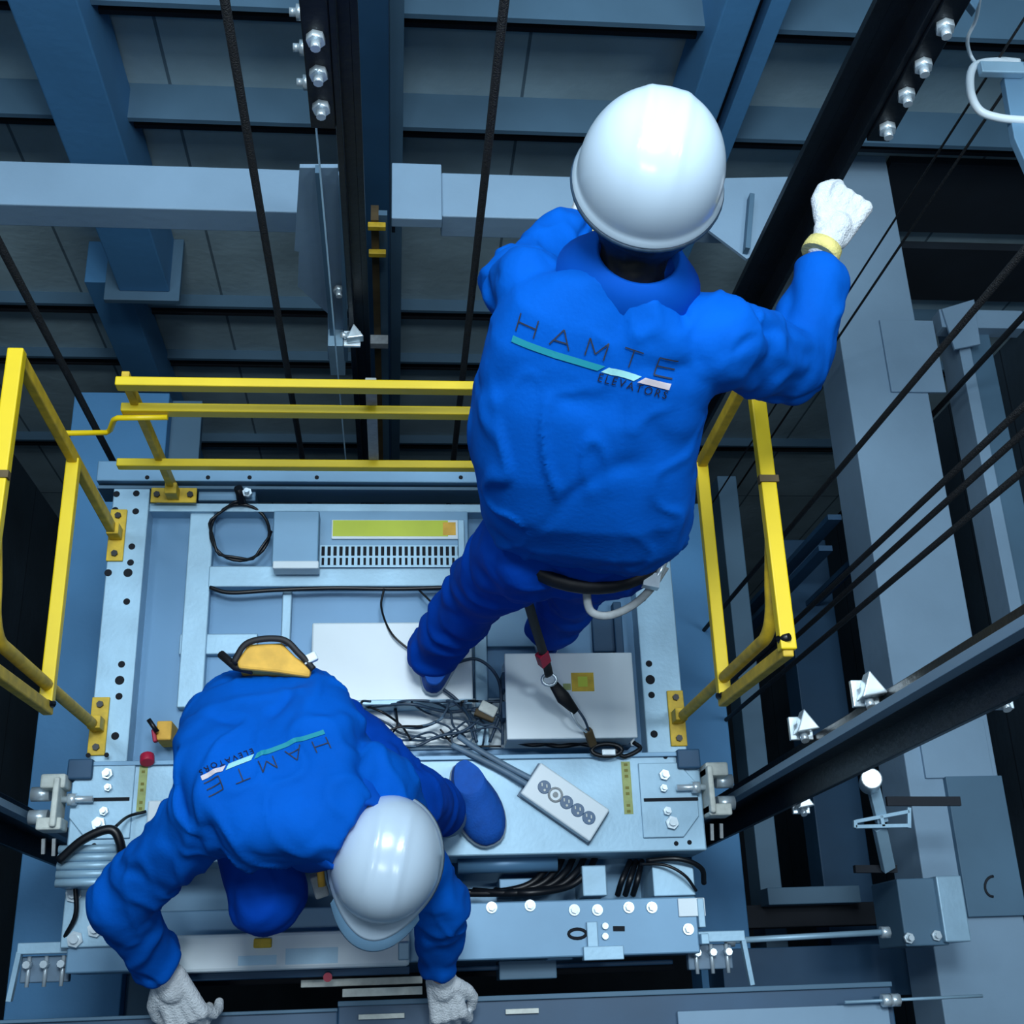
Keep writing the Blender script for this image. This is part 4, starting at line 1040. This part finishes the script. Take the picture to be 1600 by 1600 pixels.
# safety lanyard
t = empty('safety_lanyard', P(850, 1010, .3), 'black lanyard with red band hanging from the standing worker\'s belt', 'lanyard')
MB().tube(spline([P(796, 838, .82), P(806, 880, .74), P(822, 930, .62), P(838, 985, .44), P(852, 1030, .28), P(858, 1055, .22)]), .012, 8, flat=.5).build('strap', M['black'], t)
MB().bar(P(846, 1020, .315), P(851, 1036, .27), .030, .02).build('red_band', M['red'], t, .002)
k = MB(); c = P(858, 1062, .20); k.tube([c+V((.018*math.cos(a), .014*math.sin(a), .004*math.sin(a))) for a in [i*math.pi/6 for i in range(12)]], .0045, 8, closed=True); k.build('ring', M['bolt'], t)
MB().tube([P(864, 1068, .19), P(880, 1090, .17), P(900, 1112, .15)], [.012, .019, .010], 10, flat=.6).build('shock_absorber', M['black'], t)
for o_ in (-1, 1):
    MB().tube(spline([P(893+o_*4, 1104-o_*3, .155), P(908+o_*5, 1128-o_*4, .14), P(922, 1148, .10)]), .0035, 8).build('cord', M['bolt'] if o_ < 0 else M['cable'], t)
MB().bar(P(918, 1140, .11), P(926, 1164, .07), .022, .018).build('snap_hook', M['rust'], t, .004)
k = MB(); c = P(948, 1172, .05); k.tube([c+V((.040*math.cos(a), .016*math.sin(a), .0)) for a in [i*math.pi/9 for i in range(18)]], .006, 8, closed=True); k.build('hook_loop', M['hose'], t)
MB().bar(P(940, 1176, .05), P(962, 1176, .05), .018, .016).build('hook_gate', M['bolt'], t, .003)

# ---- lower worker (crouching, head towards the landing)
w2 = empty('person', (-.2, .42, .02), 'worker in blue coverall and white helmet crouching head down at the front edge', 'person')
ph = V((-.265, .60, .36)); pw = V((-.27, .52, .52)); pc = V((-.215, .42, .65)); pn = V((-.105, .325, .67)); ph2 = V((-.02, .245, .60))
sR, sL = V((-.375, .365, .61)), V((-.045, .405, .60))
eR = V((-.585, .210, .39)); wR_ = P(252, 1512, .17); eL = V((.095, .20, .36)); wL_ = P(688, 1512, .16)
hR, hL = V((-.36, .58, .36)), V((-.18, .58, .36))
kR = V((-.27, .21, .42)); aR = V((-.33, .42, .11)); kL = V((.015, .405, .42)); aL = V((.114, .425, .14))
rt2 = V((-.97, -.10, 0))
B = Blob()
B.trunk([(ph, .13, .09), (pw, .125, .09), (pc, .14, .10), (lp(pc, pn, .6), .09, .06), (pn, .05, .045)], rt2)
B.chain([(lp(pc, pn, .5), .06), (pn, .045), (ph2, .045)])
TH = head_geom(B, ph2, (.05, -.30, .95), (.1, -.95, -.3))
for a, b, c in ((sR, eR, wR_), (sL, eL, wL_)): B.chain([(lp(pc, a, .5), .05), (a, .05), (b, .040), (c, .028), (c+(c-b).normalized()*.06, .026)])
for a, b, c in ((hR, kR, aR), (hL, kL, aL)): B.chain([(ph, .09), (a, .078), (b, .054), (c, .038)])
B.chain([(aR, .035), (aR+V((.02, -.1, -.04)), .03)])
body2 = B.done('body', M['skin'], w2, .012, 3)
eyes(body2, TH)
B = Blob(); B.ell(ph2+V((-.0, .03, .0)), (.086, .09, .095)); B.cone(ph2+V((-.01, .03, .0)), .06, pn+V((.01, -.01, -.01)), .058); B.done('hair', M['hair'], w2, .007, 3, fold=lambda p, n: .003*noise.noise(p*70))
B = Blob()
B.trunk([(V((-.265, .60, .28)), .13, .10), (V((-.265, .60, .34)), .17, .12), (V((-.265, .57, .44)), .165, .12), (V((-.27, .53, .50)), .13, .10)], rt2)
B.chain([(hR, .11), (kR, .088), (aR, .072)]); B.chain([(hL, .11), (lp(hL, kL, .5), .105), (kL, .088), (lp(kL, aL, .6), .080), (aL+V((-.01, 0, .02)), .076)])
B.done('trousers', M['cloth2'], w2, .0085, 4, fold=make_fold([(hL, kL, .14, 70), (kL, aL, .12, 80), (kR, aR, .12, 70)], .010, .012, seed=5))
B = Blob()
B.trunk([(V((-.268, .605, .40)), .13, .09), (V((-.270, .60, .43)), .165, .115), (V((-.272, .56, .49)), .190, .125), (V((-.268, .51, .55)), .198, .125), (V((-.250, .46, .60)), .198, .12), (V((-.225, .415, .64)), .19, .112), (V((-.185, .375, .665)), .165, .098), (V((-.13, .34, .68)), .10, .085), (V((-.085, .315, .675)), .075, .075)], rt2)
B.chain([(V((-.30, .39, .62)), .09), (sR, .086), (lp(sR, eR, .5), .068), (eR, .070), (lp(eR, wR_, .5), .066), (lp(eR, wR_, .9), .056)])
B.chain([(V((-.12, .41, .62)), .09), (sL, .086), (lp(sL, eL, .5), .072), (eL, .070), (lp(eL, wL_, .5), .062), (lp(eL, wL_, .9), .052)])
cr = [([P(300, 1130, .62), P(380, 1095, .62), P(470, 1090, .62), P(560, 1130, .62)], .014, .010),
      ([P(280, 1180, .66), P(350, 1140, .66), P(430, 1125, .66), P(540, 1150, .66)], .014, -.012),
      ([P(300, 1290, .7), P(290, 1350, .6), P(270, 1400, .5)], .014, .012),
      ([P(540, 1230, .7), P(560, 1290, .7), P(545, 1330, .65)], .014, -.012),
      ([P(330, 1290, .72), P(360, 1340, .66), P(330, 1400, .5)], .014, -.010),
      ([P(500, 1330, .6), P(460, 1370, .6)], .012, .010)]
jk2 = B.done('jacket', M['cloth'], w2, .0075, 4, fold=make_fold([(sR, eR, .12, 95), (eR, wR_, .12, 95), (sL, eL, .12, 90), (eL, wL_, .12, 90)], .016, .014, cr, seed=9))
helmet(w2, ph2+V((.004, .016, .035)), (.03, -.10, .99), (-.20, -.97, -.1), size=.95, clear=True, rl=1.0, hl=.95)
ca2 = (V((.55, -.55, .62))).normalized(); cc2 = V((-.10, .325, .665)); r2 = V((.7, .7, 0)).normalized(); f2 = ca2.cross(r2).normalized(); r2 = f2.cross(ca2)
K = MB(); K.loft([[cc2+r2*(math.cos(t)*a)+f2*(math.sin(t)*b)+ca2*h for t in [2*math.pi*k/36 for k in range(36)]] for a, b, h in ((.125, .105, -.035), (.126, .106, -.027), (.092, .085, .012), (.076, .074, .05), (.068, .066, .05), (.07, .065, .0))])
K.build('collar', M['collar'], jk2)
glove(w2, wR_+(wR_-eR).normalized()*.045, (.30, -.62, -.35), (-.1, -.4, .9), (.55, .6, .6, .55), ((.02, .028, 0), (.045, .050, -.01), (.07, .058, -.02), (.095, .050, -.03)), 1.25, side=1, spread=.16)
glove(w2, wL_+(wL_-eL).normalized()*.045, (.16, -.62, -.35), (.0, -.4, .9), (.55, .6, .6, .55), ((.02, .028, 0), (.045, .050, -.01), (.07, .058, -.02), (.095, .050, -.03)), 1.08, side=-1, spread=.16)
MB().tube([aL+V((-.01, .0, .02)), aL+V((.025, -.02, -.05))], [.050, .044], 16).build('sock', M['sole'], w2)
hl = P(722, 1210, .03); tl = P(772, 1322, .03); dd = (tl-hl).normalized(); hl = tl-dd*.225; hl.z = tl.z = .021
shoe(w2, hl, tl, ws=1.22)
hr_ = aR+V((-.02, .07, 0)); hr_.z = .021; tr_ = aR+V((.03, -.19, 0)); tr_.z = .021
shoe(w2, hr_, tr_)
# yellow pouch on a black belt
k = MB(); k.prism([P(370, 1032, .60), P(388, 1006, .60), P(440, 1004, .60), P(462, 1026, .60), P(486, 1040, .60), P(484, 1058, .60), P(430, 1050, .60), P(372, 1044, .60)], (0, .0, -.10)); po = k.build('belt_pouch', M['tan'], w2, .006)
MB().tube(spline([P(364, 1036, .60), P(388, 1004, .61), P(440, 999, .615), P(468, 1022, .61), P(490, 1046, .60)]), .007, 8, flat=.5).build('pouch_strap', M['black'], po)
MB().tube([P(345, 1022, .56), P(368, 1042, .58), P(395, 1048, .58)], .009, 8).build('pouch_strap', M['black'], po)
MB().bar(P(474, 1034, .60), P(495, 1024, .60), .02, .016).build('white_clip', M['white'], po, .003)
k = MB()
tl_ = MB().bar(P(494, 1366, .5), P(504, 1400, .48), .03, .03).build('chest_pocket_tools', M['strapgrey'], w2, .005)
MB().cyl(P(500, 1355, .52), P(503, 1385, .51), .008, 8).build('tool_handle', M['tan'], tl_)
logo(w1, jk1, (802, 523), (1049, 599), 259, False, 0)
logo(w2, jk2, (508, 1147), (316, 1220), 259, False, 0)
#@@P1@@

# ------------------------------------------------------------------ light
def area(name, loc, size, energy, col, target):
    l = bpy.data.lights.new(name, 'AREA'); l.shape = 'RECTANGLE'; l.size = size[0]; l.size_y = size[1]; l.energy = energy; l.color = col
    o = bpy.data.objects.new(name, l); COL.objects.link(o); o.location = loc
    o.rotation_euler = (V(target)-V(loc)).to_track_quat('-Z', 'Y').to_euler(); return o
area('shaft_work_light', (.05, 1.25, 4.35), (.9, .6), 122, (.84, .94, 1.0), (.05, .8, 0))
area('rear_fill_light', (.0, 2.4, 4.2), (2.0, .5), 62, (.80, .92, 1.0), (-.1, 2.3, 0))  # fill added to brighten the beams at the back
area('right_fill_light', (1.9, .7, 4.3), (.9, .5), 62, (.80, .92, 1.0), (1.9, .7, -.5))  # fill added to brighten the broad right beam, its source unseen
area('left_fill_light', (-1.6, 1.5, 4.3), (.9, .5), 42, (.74, .90, 1.0), (-1.1, 2.4, -.5))  # fill added to lift the left columns and back wall
area('front_fill_light', (-.3, -.75, 4.2), (.7, .4), 20, (.86, .95, 1.0), (-.2, .1, 0))  # small fill added in front to whiten the door motor cover
w = bpy.data.worlds.new('world'); S.world = w; w.use_nodes = True
w.node_tree.nodes['Background'].inputs[0].default_value = (.03, .17, .38, 1)
w.node_tree.nodes['Background'].inputs[1].default_value = .54
S.view_settings.view_transform = 'Standard'; S.view_settings.look = 'None'
S.view_settings.exposure = -0.40; S.view_settings.gamma = 1.0
try: S.view_settings.use_curve_mapping = False
except Exception: pass
